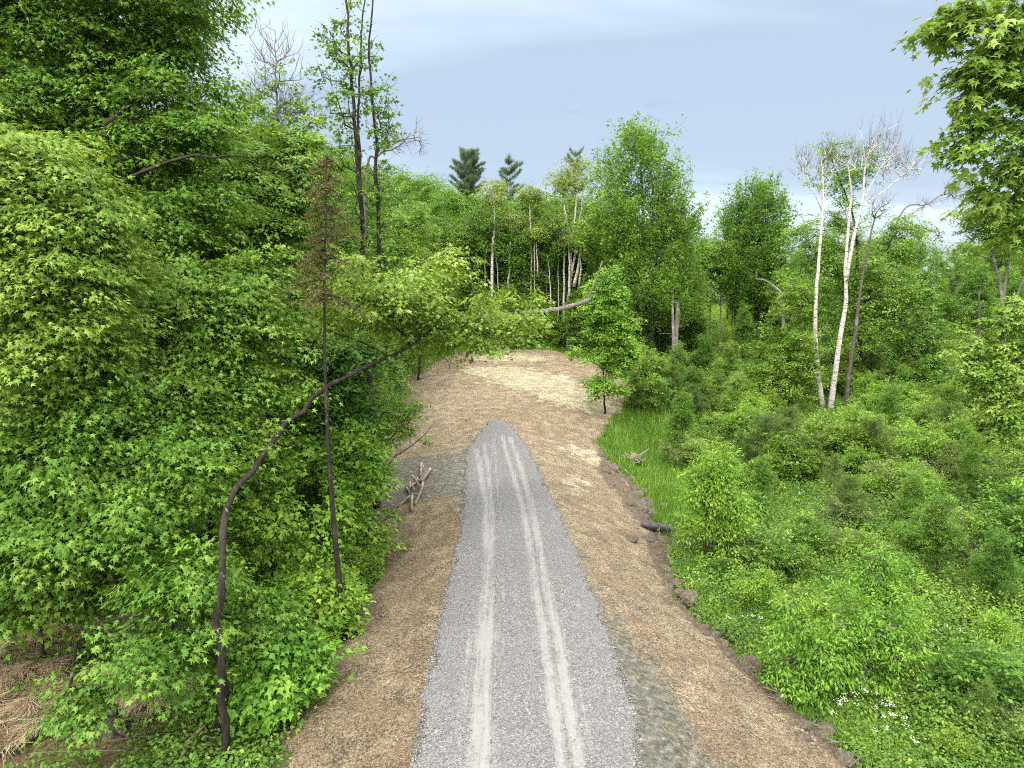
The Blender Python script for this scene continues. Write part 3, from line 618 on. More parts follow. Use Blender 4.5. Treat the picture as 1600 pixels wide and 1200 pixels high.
named('maple_tree', 'bent maple whose dark trunk arches over toward the clearing, pale green leaves along its top', 'tree',
      [([(354, 1215, 11.75), (343, 1000, 11.8), (346, 870, 12.1), (382, 750, 13.4), (445, 665, 14.9), (520, 602, 16.6), (600, 560, 18), (660, 530, 19.2), (720, 508, 20.3), (800, 500, 21.5)], .074, .03)],
      [(480, 555, 18.5, 50, 30), (560, 485, 19, 80, 44), (680, 460, 19.5, 75, 48), (735, 430, 20.5, 50, 38), (790, 490, 21.8, 55, 26), (640, 420, 19, 50, 36), (590, 440, 18, 60, 40),
       (830, 500, 22.2, 34, 16), (720, 515, 20.5, 60, 20), (700, 400, 20, 30, 18), (470, 510, 19, 40, 26), (520, 530, 19, 40, 26), (400, 705, 13.9, 22, 16, 0, .3)],
      spec(S_MAPLE, n=190, sp=3, leafmat='maple_light', leaf=.12, tone=.42, step=.4, gap=.1, gs=1.9, droop=.6, R=.72, nl=40, wob=.06), 11)
named('maple_tree', 'low leafy maple in the lower left corner region, big star leaves above dry grass', 'tree',
      [([(338, 1172, 12.6), (350, 1090, 12.5), (345, 1000, 12.4), (338, 900, 12.6)], .085, .03), ([(346, 1040, 12.4), (280, 980, 12.0), (190, 960, 11.6), (120, 1000, 11.3)], .04, .012)],
      [(280, 900, 12.2, 70, 24, .8), (230, 935, 11.7, 80, 26, .8), (265, 985, 11.9, 60, 24, .8), (160, 1000, 11.3, 50, 24, .6), (385, 1040, 13.5, 36, 40, .6), (150, 1085, 11.2, 62, 22, .7), (90, 1115, 11.0, 34, 16, .5), (370, 960, 13.9, 45, 50, .6), (340, 960, 11.5, 34, 16, .3), (355, 1090, 11.5, 26, 12, .25), (390, 1130, 13.2, 26, 35, .6), (250, 1035, 11.6, 40, 18, .5), (410, 960, 13.8, 30, 30)],
      spec(S_MAPLE, n=270, sp=3, nl=36, leaf=.12, tone=.5, gap=.08, gs=2.2, R=.58), 12)
named('maple_tree', 'large maple at the left edge with yellow-tipped leaves, its crown halfway up the picture', 'tree',
      [([(-60, 900, 14.5), (-20, 700, 14.4), (10, 560, 14.2), (30, 420, 14.0), (60, 300, 13.8)], .13, .03)],
      [(60, 330, 13.6, 95, 60), (10, 420, 13.4, 90, 60), (120, 430, 13.8, 90, 50), (60, 520, 13.6, 110, 60), (30, 270, 13.6, 80, 40), (150, 520, 14, 70, 50)],
      spec(S_MAPLE, n=380, leafmat='maple_light', leaf=.12, tone=.44, R=.75), 13)
named('maple_tree', 'leafy maple with slender smooth stems leaning left, left edge below the middle', 'tree',
      [([(215, 920, 14.5), (150, 800, 14.3), (95, 720, 14.1), (30, 660, 14.0), (-40, 600, 13.9)], .07, .02), ([(150, 800, 14.3), (190, 700, 14.6), (260, 600, 14.9)], .05, .015)],
      [(60, 700, 13.4, 95, 50), (180, 640, 14.2, 100, 50), (250, 700, 14.5, 90, 50), (50, 800, 13.2, 100, 60), (190, 780, 13.8, 80, 45), (110, 590, 14, 90, 40), (40, 880, 12.8, 70, 40), (280, 620, 15, 80, 40)],
      spec(S_MAPLE, n=430, leaf=.125, bark='bark_grey', tone=.52), 14)
named('maple_tree', 'maple behind the bent maple, layered leaf sprays left of the arching trunk', 'tree',
      [([(330, 900, 17.2), (325, 720, 17.2), (330, 560, 17.4), (340, 420, 17.6)], .11, .03)],
      [(310, 560, 16.8, 95, 45), (380, 500, 17.5, 90, 50), (300, 470, 17, 100, 45), (410, 590, 17.3, 60, 45), (310, 680, 16.2, 90, 50), (330, 790, 16, 80, 60), (240, 850, 15.6, 80, 40), (440, 460, 19, 60, 45)],
      spec(S_MAPLE, n=430, leaf=.125, tone=.52), 15)
named('maple_tree', 'tallest leafy maple at upper left, crown running out of the top of the frame', 'tree',
      [([(150, 900, 19.5), (150, 600, 19.5), (160, 300, 19.5), (150, 60, 19.5), (120, -120, 19.5)], .16, .04), ([(150, 330, 19.5), (148, 312, 17.2), (190, 282, 16.8), (250, 255, 16.6), (320, 243, 16.6), (390, 242, 16.8)], .07, .015), ([(190, 282, 16.8), (185, 240, 16.6), (160, 200, 16.6)], .035, .012), ([(155, 400, 19.5), (135, 385, 15.6), (170, 365, 15.4), (225, 368, 15.6)], .05, .012), ([(150, 150, 19.5), (60, 60, 19), (0, -20, 18.8)], .08, .02)],
      [(110, 60, 19, 130, 70), (220, 120, 19, 90, 50), (40, 170, 18, 110, 70), (210, 220, 18.6, 120, 45), (290, 290, 18.6, 95, 38), (170, -40, 19, 170, 70), (290, 130, 18.6, 45, 26), (300, 215, 18.3, 60, 30), (130, 290, 18.6, 90, 45), (250, 350, 18.4, 90, 36), (260, 40, 19.5, 50, 40), (20, 30, 18, 80, 60)],
      spec(S_MAPLE, n=640, leaf=.13, R=.95, tone=.56, step=.55), 16)
named('maple_tree', 'round-topped maple between the upper left maple and the brown spruce', 'tree',
      [([(420, 900, 23.5), (415, 650, 23.5), (400, 400, 23.5), (395, 230, 23.5)], .13, .03)],
      [(380, 230, 23.5, 60, 45), (420, 290, 23.5, 75, 50), (360, 330, 23.2, 90, 50), (430, 380, 23, 75, 50), (330, 420, 22.6, 80, 50), (350, 190, 24, 40, 30), (440, 480, 23, 50, 50), (455, 240, 24.5, 45, 35)],
      spec(S_MAPLE, n=480, leaf=.15, R=.75, tone=.46, leafmat='forest', tmpl=T_LOBED), 17)
S_ASH = dict(n=230, sp=3, nl=26, leaf=.16, tmpl=T_LOBED, leafmat='bright', bark='bark_grey', R=.62, droop=.45, wid=.40, hang=.6, flat=.5, step=.45, rt=.008, jit=.35, tone=.38, gap=-.05, gs=1.5)
for k, (lab, tr, bl, kw) in enumerate([
    ('leafy young tree filling the gap between bent trunk and bare pole, narrow drooping leaves', [([(455, 1010, 17.6), (450, 850, 17.6), (455, 700, 17.7)], .06, .02)],
     [(450, 740, 17.5, 50, 55), (440, 860, 17.2, 55, 60), (490, 810, 17.6, 45, 70), (400, 900, 16.8, 40, 60), (480, 920, 17.2, 45, 45), (420, 800, 17, 50, 60)], {}),
    ('leafy young tree just right of the bare spruce pole, hiding the lower forest edge', [([(580, 900, 20.8), (575, 800, 20.8), (572, 690, 20.8)], .05, .015)],
     [(550, 720, 20.8, 32, 50), (562, 820, 20.6, 28, 50), (550, 900, 20, 26, 40), (575, 780, 21, 20, 32)], dict(tone=.42)),
    ('small bright leafy sapling low beside the left straw bank', [([(440, 1130, 13.6), (440, 1060, 13.5), (436, 1010, 13.4)], .03, .01)],
     [(430, 1040, 13.4, 45, 38), (415, 1100, 13.2, 40, 35), (450, 1000, 13.8, 36, 26)], dict(n=110)),
    ('slender green tree below the brown spruce crown, left of the tall thin twin trunks', [([(530, 880, 22.5), (525, 700, 22.5), (520, 560, 22.5)], .07, .02)],
     [(520, 640, 22.5, 60, 60), (490, 560, 22.6, 50, 45), (545, 560, 22.8, 36, 45), (530, 700, 22.4, 45, 45)], dict(leafmat='forest', tmpl=T_LOBED)),
    ('dark leafy tree low at the far left behind the dry grass', [([(60, 960, 15.2), (55, 850, 15.2), (50, 760, 15.2)], .06, .02)],
     [(50, 870, 15, 70, 50), (130, 890, 15, 60, 40), (-10, 900, 14.6, 60, 50)], dict(leafmat='maple', tone=.3)),
    ('leafy ash sapling by the foot of the brown spruce pole', [([(500, 1000, 16.4), (500, 930, 16.4), (498, 880, 16.4)], .03, .01)],
     [(505, 930, 16.3, 34, 40), (480, 980, 16, 34, 28), (470, 945, 16.6, 26, 26)], dict(n=90))]):
    named('leafy_tree', lab, 'tree', tr, bl, spec(S_ASH, **kw), 30 + k)
# tall sparse tree with twin trunks
named('tall_tree', 'tall sparse tree with dark twin trunks reaching past the top of the frame', 'tree',
      [([(588, 790, 26), (580, 620, 26), (570, 430, 26), (558, 250, 26), (547, 100, 26), (536, -60, 26)], .13, .03), ([(584, 560, 26), (592, 420, 26.1), (588, 250, 26.2), (578, 100, 26.3), (584, -60, 26.3)], .10, .02), ([(566, 330, 26), (560, 180, 26), (566, 40, 26), (570, -60, 26)], .05, .015)],
      [(545, 60, 26, 45, 60), (560, 160, 26, 45, 60), (565, 270, 26, 48, 60), (520, 120, 26, 30, 60), (580, 360, 26, 45, 50), (600, 190, 26, 20, 50), (600, 440, 26, 40, 40), (520, 240, 25.8, 25, 26), (600, 620, 26, 36, 70, 0, .6), (570, 510, 26, 40, 50)],
      dict(n=230, sp=2, nl=16, leaf=.14, tmpl=T_LOBED, leafmat='forest', bark='bark', R=.42, droop=.3, wid=.5, flat=1, step=.4, rt=.009, rmax=.03, jit=.6, tone=.25, bare=1, barelen=.6, up=.3, shell=.3, gap=-.6), 50)
named('shrubby_tree', 'leaning feathery branches with small leaves hanging over the left edge of the clearing', 'tree',
      [([(592, 770, 25.4), (600, 710, 25.4), (630, 660, 25.6), (660, 610, 25.8)], .035, .01), ([(594, 760, 25.4), (612, 720, 25.2), (650, 690, 25.2), (680, 660, 25.2)], .03, .01)],
      [(640, 640, 25.6, 26, 36), (612, 670, 25.4, 26, 40), (650, 690, 25.2, 26, 14), (600, 720, 25.2, 22, 26), (625, 600, 25.6, 24, 20)],
      dict(n=120, sp=2, nl=20, leaf=.09, tmpl=T_LEAF, leafmat='bright', bark='bark_grey', R=.35, droop=.3, wid=.3, step=.3, rt=.004, rmax=.015, jit=.5, tone=.4, shell=.2), 51)
# aspen with bare top
named('bare_topped_tree', 'grey slim tree with bare twiggy top and thin leaves against the sky at upper left', 'tree',
      [([(440, 620, 33), (438, 400, 33), (434, 250, 33), (432, 130, 33), (430, 50, 33)], .12, .012)],
      [(435, 150, 33, 48, 36, 0, 1, .9), (430, 90, 33, 36, 45, 0, 1.2, 0), (450, 200, 33, 48, 30, 0, 1, 1), (405, 165, 33, 22, 22, 0, 1, .8), (480, 190, 33, 26, 18, 0, .6, 1)],
      dict(n=170, sp=2, nl=14, leaf=.15, tmpl=T_LOBED, leafmat='forest', bark='twig', R=.45, droop=.2, wid=.5, flat=1, step=.5, rt=.010, rmax=.03, jit=.6, tone=.3, bare=2, barelen=.9, bareup=.9, rtw=.010, shell=.2, gap=-.8, updir=2.2), 52)
named('thin_sky_tree', 'thin pale branches with few leaves in the sky gap right of the upper left maple', 'tree',
      [([(268, 420, 24.5), (268, 250, 24.5), (272, 120, 24.5), (270, -40, 24.5)], .06, .015)],
      [(275, 60, 24.5, 45, 40), (270, 0, 24.5, 55, 30), (300, 20, 24.5, 30, 20)],
      dict(n=80, sp=2, nl=14, leaf=.13, tmpl=T_LOBED, leafmat='forest', bark='twig', R=.45, droop=.2, wid=.5, step=.4, rt=.010, rmax=.03, jit=.5, tone=.35, bare=1, shell=.2, gap=-.8, updir=1.5), 53)
# brown spruce on a bare pole
def conifer(h, r0, n_wh, rbase, rtop, z0, seed, leafmat, bark, nl=26, size=.12, droop=.35, per=5, tuft=.30, irregular=.25, bow=.02, tmpl=T_BLADE, width=.12, tone=.4, dead=0, rise=0):
    r = np.random.default_rng(seed); acc = Acc(); hh = np.linspace(0, h, 14)
    ax = np.stack([bow * h * np.sin(hh / h * 3.1) * r.normal(), bow * h * np.sin(hh / h * 2.3) * r.normal(), hh], 1)
    acc.add(*path_tube(ax, r0, .008, 8, seed, .04)); C = []; DR = []; TT = []
    for w_ in range(n_wh):
        f = (w_ + r.uniform(-.3, .3)) / n_wh; f = min(max(f, 0), 1); z = z0 + (h - z0) * f; c = np.array([np.interp(z, hh, ax[:, 0]), np.interp(z, hh, ax[:, 1]), z])
        for b in range(per):
            a = r.uniform(0, 6.28); L = (rbase + (rtop - rbase) * f) * r.uniform(1 - irregular * 1.6, 1 + irregular); k = 4; d = np.array([math.cos(a), math.sin(a), 0]); pts = [c]
            for q in range(1, k + 1):
                t = q / k; pts.append(c + d * L * t + np.array([0, 0, -droop * L * t * t + rise * L * t]) + r.normal(size=3) * L * .03)
            pts = np.array(pts); acc.add(*path_tube(pts, max(.012, .02 * L), .005, 4, seed, 0, cap=False))
            m = max(2, int(L / .16)); tq = np.linspace(.25, 1, m)
            for t in tq:
                x = np.array([np.interp(t * k, range(k + 1), pts[:, i]) for i in range(3)]); sd_ = np.array([-d[1], d[0], 0]); wdt = L * .32 * (1.05 - t * .8)
                for s in (-1, 0, 1):
                    C.append(x + sd_ * s * wdt * r.uniform(.5, 1.1) + r.normal(size=3) * .04); DR.append(nrm(d * .8 + sd_ * s * .9 + np.array([0, 0, rise * .8 - droop * t * .5]) + r.normal(size=3) * .25)); TT.append(t)
    tm = acc.mesh('conifer_trunk', MAT[bark]); C = np.array(C); DR = np.array(DR); TT = np.array(TT); keep = r.random(len(C)) > dead; C, DR, TT = C[keep], DR[keep], TT[keep]
    ii = np.repeat(np.arange(len(C)), nl); n = len(ii); al = r.uniform(-.5, .5, n)
    pos = C[ii] + DR[ii] * (al * tuft)[:, None] + r.normal(size=(n, 3)) * tuft * .10
    tip = nrm(DR[ii] * .75 + r.normal(size=(n, 3)) * .75 + [0, 0, .15]); nm = nrm(r.normal(size=(n, 3)) + [0, 0, .8])
    V, Fc, m = place(tmpl, pos, nm, tip, size * r.uniform(.6, 1.2, n), width)
    tt = np.clip(tone + .18 * r.normal(size=n) + .25 * (TT[ii] - .6), 0, 1)
    return tm, mesh_np('conifer_crown', V, [Fc], MAT[leafmat], False, {'tint': ('FACE', np.repeat(tt, m))})
b = PG(541, 1003); b[2] -= .08
tree_obj('spruce_tree', conifer(11.5, .08, 20, .72, .22, 8.3, 60, 'brown', 'bark', nl=14, size=.11, droop=.45, per=5, tuft=.25, irregular=.6, width=.2, dead=.4, tone=.55), b, 'brown dying spruce on a long bare pole rising from the left straw bank', 'tree')

# upper right maple reaching into the frame
named('maple_tree', 'maple overhanging the upper right corner, large star leaves against the sky', 'tree',
      [([(1880, 1000, 12), (1860, 500, 12), (1820, 150, 12), (1780, -200, 12)], .16, .06), ([(1830, 420, 12), (1720, 330, 12), (1640, 240, 12), (1580, 190, 12)], .045, .012), ([(1825, 250, 12), (1700, 60, 12), (1560, 50, 12), (1490, 30, 12)], .045, .012), ([(1835, 500, 12), (1700, 400, 12), (1600, 350, 12)], .045, .012)],
      [(1510, 22, 12, 40, 24, .5), (1475, 46, 12, 26, 14, .35), (1560, 60, 12, 30, 30, .5), (1600, 20, 12, 30, 30, .5), (1535, 120, 12, 32, 40, .5), (1600, 150, 12, 30, 34, .5), (1530, 190, 12, 36, 22, .45), (1595, 245, 12, 50, 30, .6), (1512, 232, 12, 26, 12, .35), (1560, 300, 12, 28, 18, .45), (1615, 330, 12, 36, 36, .6), (1570, 95, 12, 40, 20, .5), (1650, 120, 12, 40, 90, .7), (1670, 300, 12, 50, 90, .8)],
      spec(S_MAPLE, n=190, sp=3, nl=20, leaf=.15, R=.42, flat=.5, thick=.09, tone=.52, step=.35, shell=.1, gap=-.5, leafmat='maple_light'), 70)

# ------------------------------------------------------------------ middle distance, drawn from the photo
S_MID = dict(n=300, sp=4, nl=24, leaf=.17, tmpl=T_LOBED, leafmat='forest', bark='bark', R=.8, droop=.4, wid=.42, hang=.4, flat=.55, step=.7, rt=.012, jit=.4, tone=.45)
named('maple_tree', 'tallest round maple in the middle of the wood right of the clearing, upswept branch tips', 'tree',
      [([(1010, 560, 62), (1008, 450, 62), (1005, 330, 62), (1000, 230, 62)], .22, .04)],
      [(1000, 240, 62, 48, 38), (960, 280, 62, 30, 50), (1045, 300, 62, 36, 60), (1000, 350, 61.5, 78, 50), (950, 370, 61, 45, 45), (1055, 370, 61, 35, 50), (1000, 440, 60.5, 75, 60), (960, 490, 60, 50, 40), (1050, 470, 60.5, 45, 50)],
      spec(S_MID, n=620, sp=4, nl=34, R=1.5, flat=1, up=2.6, droop=.02, wid=.14, leaf=.20, shell=.35, tone=.45, gap=-.2, gs=.9, gv=(2.0, 2.0, .25), thick=.13), 80)
named('maple_tree', 'broad pointed-top maple alone on the skyline right of the valley gap', 'tree',
      [([(1185, 540, 76), (1183, 400, 76), (1180, 300, 76)], .25, .05)],
      [(1182, 320, 76, 34, 30), (1160, 355, 76, 30, 36), (1205, 360, 76, 24, 36), (1180, 410, 76, 55, 45), (1150, 440, 75, 30, 40), (1210, 450, 75, 30, 45)],
      spec(S_MID, n=480, sp=4, nl=30, R=1.7, flat=1, up=2.4, droop=.02, wid=.14, leaf=.23, tone=.45, gap=-.2, gs=.8, gv=(2.0, 2.0, .25), thick=.13), 81)
named('maple_tree', 'leafy maple standing close behind the white birch trunks', 'tree',
      [([(1345, 640, 57), (1342, 480, 57), (1335, 350, 57), (1300, 250, 57)], .18, .03), ([(1342, 500, 57), (1380, 400, 57), (1410, 350, 57)], .1, .03)],
      [(1300, 245, 57, 30, 22, 0, .8), (1285, 290, 57, 26, 26, 0, .9), (1325, 275, 57, 20, 24, 0, .8), (1330, 330, 57, 40, 36), (1280, 370, 57, 45, 40), (1370, 370, 57, 50, 36), (1420, 370, 58, 36, 26), (1330, 420, 56.5, 60, 45), (1390, 440, 57, 50, 50), (1270, 440, 56, 40, 40), (1330, 500, 56, 60, 45), (1400, 500, 56, 36, 45), (1345, 250, 57, 24, 24, 0, .4)],
      spec(S_MID, n=620, R=.85, leaf=.18, tone=.5, gap=-.15, gs=.9), 82)
named('maple_tree', 'pale green young maple left of the white birches, leafy down to the ground', 'tree',
      [([(1235, 650, 50), (1235, 560, 50), (1232, 480, 50)], .08, .02)],
      [(1235, 500, 50, 32, 36), (1210, 560, 49.5, 36, 40), (1255, 570, 49.5, 34, 40), (1235, 620, 49, 50, 34), (1190, 610, 49.5, 26, 30), (1240, 450, 50, 26, 26)],
      spec(S_MID, n=320, R=.6, leaf=.16, leafmat='maple_light', tone=.35, tmpl=T_LOBED), 83)
named('maple_tree', 'cone-shaped young maple right of the birches, in front of dark trees', 'tree',
      [([(1440, 615, 54), (1440, 530, 54), (1442, 450, 54)], .08, .02)],
      [(1442, 465, 54, 16, 20), (1440, 510, 53.8, 30, 30), (1435, 560, 53.5, 42, 36), (1450, 590, 53.5, 40, 26)],
      spec(S_MID, n=260, R=.55, leaf=.16, leafmat='forest', tone=.55), 84)
named('young_maple', 'bright green young maple on a thin brown stem at the right corner of the clearing', 'tree',
      [([(945, 655, 42.5), (944, 600, 42.5), (944, 530, 42.5), (946, 440, 42.5)], .07, .015), ([(946, 600, 42.5), (950, 540, 42.5), (952, 480, 42.5)], .04, .01)],
      [(948, 448, 42.5, 20, 24), (945, 480, 42.5, 34, 26), (950, 515, 42.3, 40, 30), (930, 550, 42.2, 36, 22), (965, 555, 42.4, 32, 24), (945, 600, 42.2, 38, 12), (908, 548, 42.2, 22, 12)],
      spec(S_MID, n=330, sp=4, nl=26, R=.5, leaf=.145, leafmat='bright', tone=.7, step=.4, gap=-.3), 85)
named('maple_tree', 'pale green maple with hanging leaves at the right edge, halfway up', 'tree',
      [([(1640, 760, 27), (1620, 600, 27), (1600, 480, 27)], .09, .02)],
      [(1590, 500, 26.5, 40, 30), (1540, 520, 26.5, 30, 20), (1600, 560, 26, 45, 36), (1545, 590, 26.5, 36, 26), (1590, 640, 26, 45, 40), (1510, 560, 27, 24, 16)],
      spec(S_MAPLE, n=200, R=.5, leaf=.15, leafmat='maple_light', tone=.5, tmpl=T_LOBED, nl=26), 86)
named('birch_tree', 'pale forked birch with leafy crown at the right edge, above the pale maple', 'tree',
      [([(1572, 640, 40), (1570, 540, 40), (1565, 470, 40), (1553, 400, 40), (1540, 340, 40)], .17, .03), ([(1565, 475, 40), (1575, 420, 40), (1580, 350, 40)], .1, .02), ([(1572, 520, 40), (1590, 460, 40), (1610, 400, 40)], .1, .02)],
      [(1560, 350, 40, 50, 26), (1530, 380, 40, 36, 22), (1590, 330, 40, 40, 30), (1590, 390, 40, 40, 30), (1510, 370, 40.5, 22, 16), (1540, 330, 40, 30, 16)],
      spec(S_MID, n=220, R=.7, leaf=.15, bark='dead', tone=.4, gap=-.1), 87)
def birch(label, trunks, blobs, seed, **kw):
    d = dict(n=90, sp=2, nl=5, leaf=.13, tmpl=T_LEAF, leafmat='forest', bark='birch', R=.4, droop=.2, wid=.6, flat=1, step=.6, rt=.016, rmax=.05, jit=.6, tone=.3, bare=4, barelen=1.1, bareup=1.0, rtw=.0085, twigmat='twig', shell=.2, gap=-1, updir=2.5, sides=10, power=.9, wob=.012); d.update(kw)
    return named('birch_tree', label, 'birch tree', trunks, blobs, d, seed)
birch('white birch with one straight trunk and bare twigs on top, left of the forked birch', [([(1285, 645, 51.5), (1276, 560, 51.5), (1274, 480, 51.5), (1280, 400, 51.5), (1286, 310, 51.5), (1284, 250, 51.5)], .19, .03), ([(1285, 330, 51.5), (1265, 285, 51.5), (1252, 250, 51.5)], .05, .015), ([(1284, 310, 51.5), (1305, 260, 51.5)], .04, .012)],
      [(1262, 260, 51.5, 26, 28, 0, 1, .3), (1300, 250, 51.5, 26, 28, 0, 1, .4)], 90, n=60)
birch('white birch whose trunk forks high up, wide crown of bare twigs', [([(1297, 648, 51), (1303, 600, 51), (1312, 530, 51), (1322, 470, 51), (1321, 420, 51), (1326, 350, 51), (1330, 300, 51), (1325, 260, 51)], .21, .03), ([(1322, 440, 51), (1332, 380, 51), (1347, 315, 51), (1352, 260, 51), (1365, 215, 51)], .15, .02), ([(1347, 315, 51), (1372, 270, 51), (1398, 225, 51)], .06, .012), ([(1345, 325, 51), (1385, 295, 51), (1430, 255, 51)], .05, .01), ([(1349, 300, 51), (1352, 255, 51), (1348, 225, 51)], .045, .01)],
      [(1375, 235, 51, 40, 32, 0, 1.4, .05), (1410, 255, 51, 30, 30, 0, 1.5, .7), (1335, 245, 51, 26, 24, 0, .8, .3), (1385, 275, 51, 36, 20, 0, .8, .6)], 91, n=115, bare=3, bareup=1.4, barelen=1.3)
birch('dark leaning trunk close right of the forked white birch', [([(1320, 668, 50), (1326, 590, 50), (1336, 520, 50), (1348, 430, 50), (1362, 360, 50)], .17, .05)], [(1372, 330, 50, 14, 24)], 92, bark='bark_grey', n=16, bare=3)
birch('bare leaning dead tree with fine drooping twigs right of the birch crown', [([(1350, 460, 60), (1400, 350, 60), (1450, 318, 60), (1490, 290, 60)], .08, .015)], [(1480, 300, 60, 34, 14), (1500, 305, 60, 20, 12), (1440, 320, 60, 24, 10)], 93, bark='twig', n=40, bare=5, nl=0, bareup=-.1)
birch('arching bare branch of a dead tree against the sky right of the tall twin trunks', [([(560, 420, 30), (572, 300, 30), (590, 245, 30), (625, 220, 30), (655, 215, 30)], .07, .012)], [(620, 222, 30, 24, 12), (648, 215, 30, 14, 22), (655, 235, 30, 10, 16)], 94, bark='twig', n=34, bare=3, nl=0, bareup=0, barelen=.5, rtw=.008, rt=.008)
# dead snags
def snag(name, label, pts, r0, r1, stubs, seed, bark='dead', second=None):
    T = [np.array([D(*q) for q in pts])]; b = T[0][0].copy(); b[2] = Gf(b[0], b[1]) - .1; T[0][0] = b; r = np.random.default_rng(seed)
    acc = Acc(); p = resample(T[0] - b, 22); acc.add(*path_tube(p, r0, r1, 10, seed, .09, power=.7))
    top = p[-1]; A = top + r.normal(size=(7, 3)) * r1 * .5; V, Q = tubes(A, A + np.array([0, 0, 1]) * r.uniform(.2, .7, (7, 1)) + r.normal(size=(7, 3)) * .05, np.full(7, r1 * .4), np.full(7, .008), 4); acc.add(V, Q)
    if second:
        q2 = resample(np.array([D(*q) for q in second[0]]) - b, 18); acc.add(*path_tube(q2, second[1], second[2], 9, seed + 1, .08, power=.7))
    for f, L, up in stubs:
        c = p[int(f * 21)]; a = r.uniform(0, 6.28); d = np.array([math.cos(a), math.sin(a) * .5, up]); q = resample(np.array([c, c + d * L * .5 + r.normal(size=3) * .03, c + d * L + r.normal(size=3) * .06 * L]), 6); acc.add(*path_tube(q, .035, .01, 5, seed, 0))
    o = link(name, acc.mesh(name, MAT[bark])); o.location = tuple(b); tag(o, label, 'dead tree'); return o
snag('broken_snag', 'tall broken grey snag with splintered top standing in the young pines', [(1057, 568, 58), (1056, 530, 58), (1060, 482, 58)], .24, .17, [(.2, 1.2, .1), (.35, .9, .1), (.5, 1, -.1), (.6, 1.3, .05), (.75, 1.1, .0), (.85, .9, .1)], 1,
     second=([(1052, 568, 57.8), (1052, 520, 57.8), (1050, 462, 57.8)], .17, .06))
snag('broken_snag', 'thin grey snag with a bent drooping top, left of the white birches', [(1221, 640, 53), (1223, 560, 53), (1224, 500, 53), (1224, 464, 53), (1212, 450, 53), (1195, 438, 53), (1182, 436, 53)], .14, .03, [(.55, .8, .3), (.4, .6, .1)], 2)
snag('broken_snag', 'dark bare snag in front of the right hand trees near the frame edge', [(1528, 650, 46), (1530, 560, 46), (1530, 500, 46), (1530, 460, 46)], .11, .04, [(.6, .8, .2), (.8, 1.0, .2), (.7, .9, .3), (.85, .7, .3), (.5, .6, .1)], 3, 'bark_grey')
for k, (px, py, Y, tp, lab) in enumerate([(1098, 478, 112, 410, 'tallest pale bare pole at the back of the grassy glade'), (1124, 478, 114, 420, 'bare pole right of the tallest pole at the back of the glade'), (1095, 520, 96, 440, 'dark thin pole at the left side of the grassy glade'), (1136, 505, 98, 455, 'dark thin pole standing in the middle of the glade'), (1028, 518, 72, 462, 'pale bare stem in the shade left of the grey snag')]):
    snag('bare_pole', lab, [(px, py, Y), (px + 1, (py + tp) / 2, Y), (px + 2, tp, Y)], .13, .05, [(.5, 1, .1), (.7, .8, .2)], 10 + k, 'dead' if k in (0, 1, 4) else 'bark')
# leaning dead trunk behind the arch
def leaning():
    p = np.array([D(*q) for q in [(690, 520, 36), (720, 503, 36.2), (780, 492, 36.4), (850, 486, 36.7), (890, 479, 36.9), (923, 468, 37)]]); acc = Acc()
    acc.add(*path_tube(resample(p, 20) - p[0], .07, .11, 9, 5, .14)); q = resample(np.array([p[-1], D(919, 466, 37), D(932, 435, 37.2), (D(941, 408, 37.4))]), 10) - p[0]
    acc2 = Acc(); acc2.add(*path_tube(q[1:], .065, .035, 7, 5, .08))
    return acc, acc2, p[0]
a1, a2, p0 = leaning()
o = link('leaning_dead_trunk', a1.mesh('leaning_dead_trunk', MAT['dead'])); o.location = tuple(p0); tag(o, 'long dead trunk leaning across above the clearing, broken at its right end', 'dead tree')
o = link('broken_branch', a2.mesh('broken_branch', MAT['twig']), o)

# ------------------------------------------------------------------ repeated trees: prototypes at the origin, copied
def proto_tree(h, crown, sp, seed, trunk_r, bare_h=.0):
    r = np.random.default_rng(seed); k = r.normal(size=(4, 2)) * .02 * h; k[0] = 0
    tr = [(np.array([(k[i, 0], k[i, 1], h * f) for i, f in enumerate((0, .35, .65, .93))]), trunk_r, .03)]
    return make_tree(tr, crown, sp, 'proto', seed)
def crown_blobs(h, rad, z0, n, seed, topw=.45, mid=.55):
    r = np.random.default_rng(seed); o = [(0, 0, h * .90, rad * topw, rad * topw, h * .10)]
    for i in range(n):
        f = r.uniform(z0, .86); prof = np.interp(f, [z0, mid, .9], [.65, 1, .5]); a = r.uniform(0, 6.28); d = rad * prof * r.uniform(.2, .75); s = rad * prof * r.uniform(.38, .62)
        o.append((d * math.cos(a), d * math.sin(a), h * f, s, s, h * r.uniform(.05, .11)))
    return o
PR = {}
for k in range(5):
    s = spec(S_MID, n=430, sp=4, nl=20, leaf=.21, R=.9, gap=-.25, gs=.9, tone=.48, leafmat=['forest', 'forest', 'maple_light', 'bright', 'forest'][k])
    if k in (1, 4): s.update(flat=1, up=.8, droop=.1, wid=.28)
    if k == 3: s.update(tmpl=T_LEAF, tone=.3, leaf=.2)
    PR['maple%d' % k] = proto_tree(16, crown_blobs(16, 3.6, [.12, .2, .12, .15, .22][k], [16, 13, 15, 14, 12][k], 100 + k, [.45, .4, .5, .45, .5][k]), s, 100 + k, .17)
for k in range(2):
    PR['birch%d' % k] = proto_tree(17, crown_blobs(17, 2.3, .55, 9, 110 + k), spec(S_MID, n=170, sp=4, nl=18, leaf=.16, tmpl=T_LEAF, leafmat='birchleaf', bark='birch', R=.8, gap=-.1, hang=.9, tone=.45, rmax=.04), 110 + k, .15)
PR['pine0'] = conifer(18, .24, 22, 3.0, 1.7, 7, 120, 'needle_far', 'bark_grey', nl=20, size=.34, droop=-.05, per=8, tuft=.6, irregular=.5, width=.13, tone=.5, rise=.45)
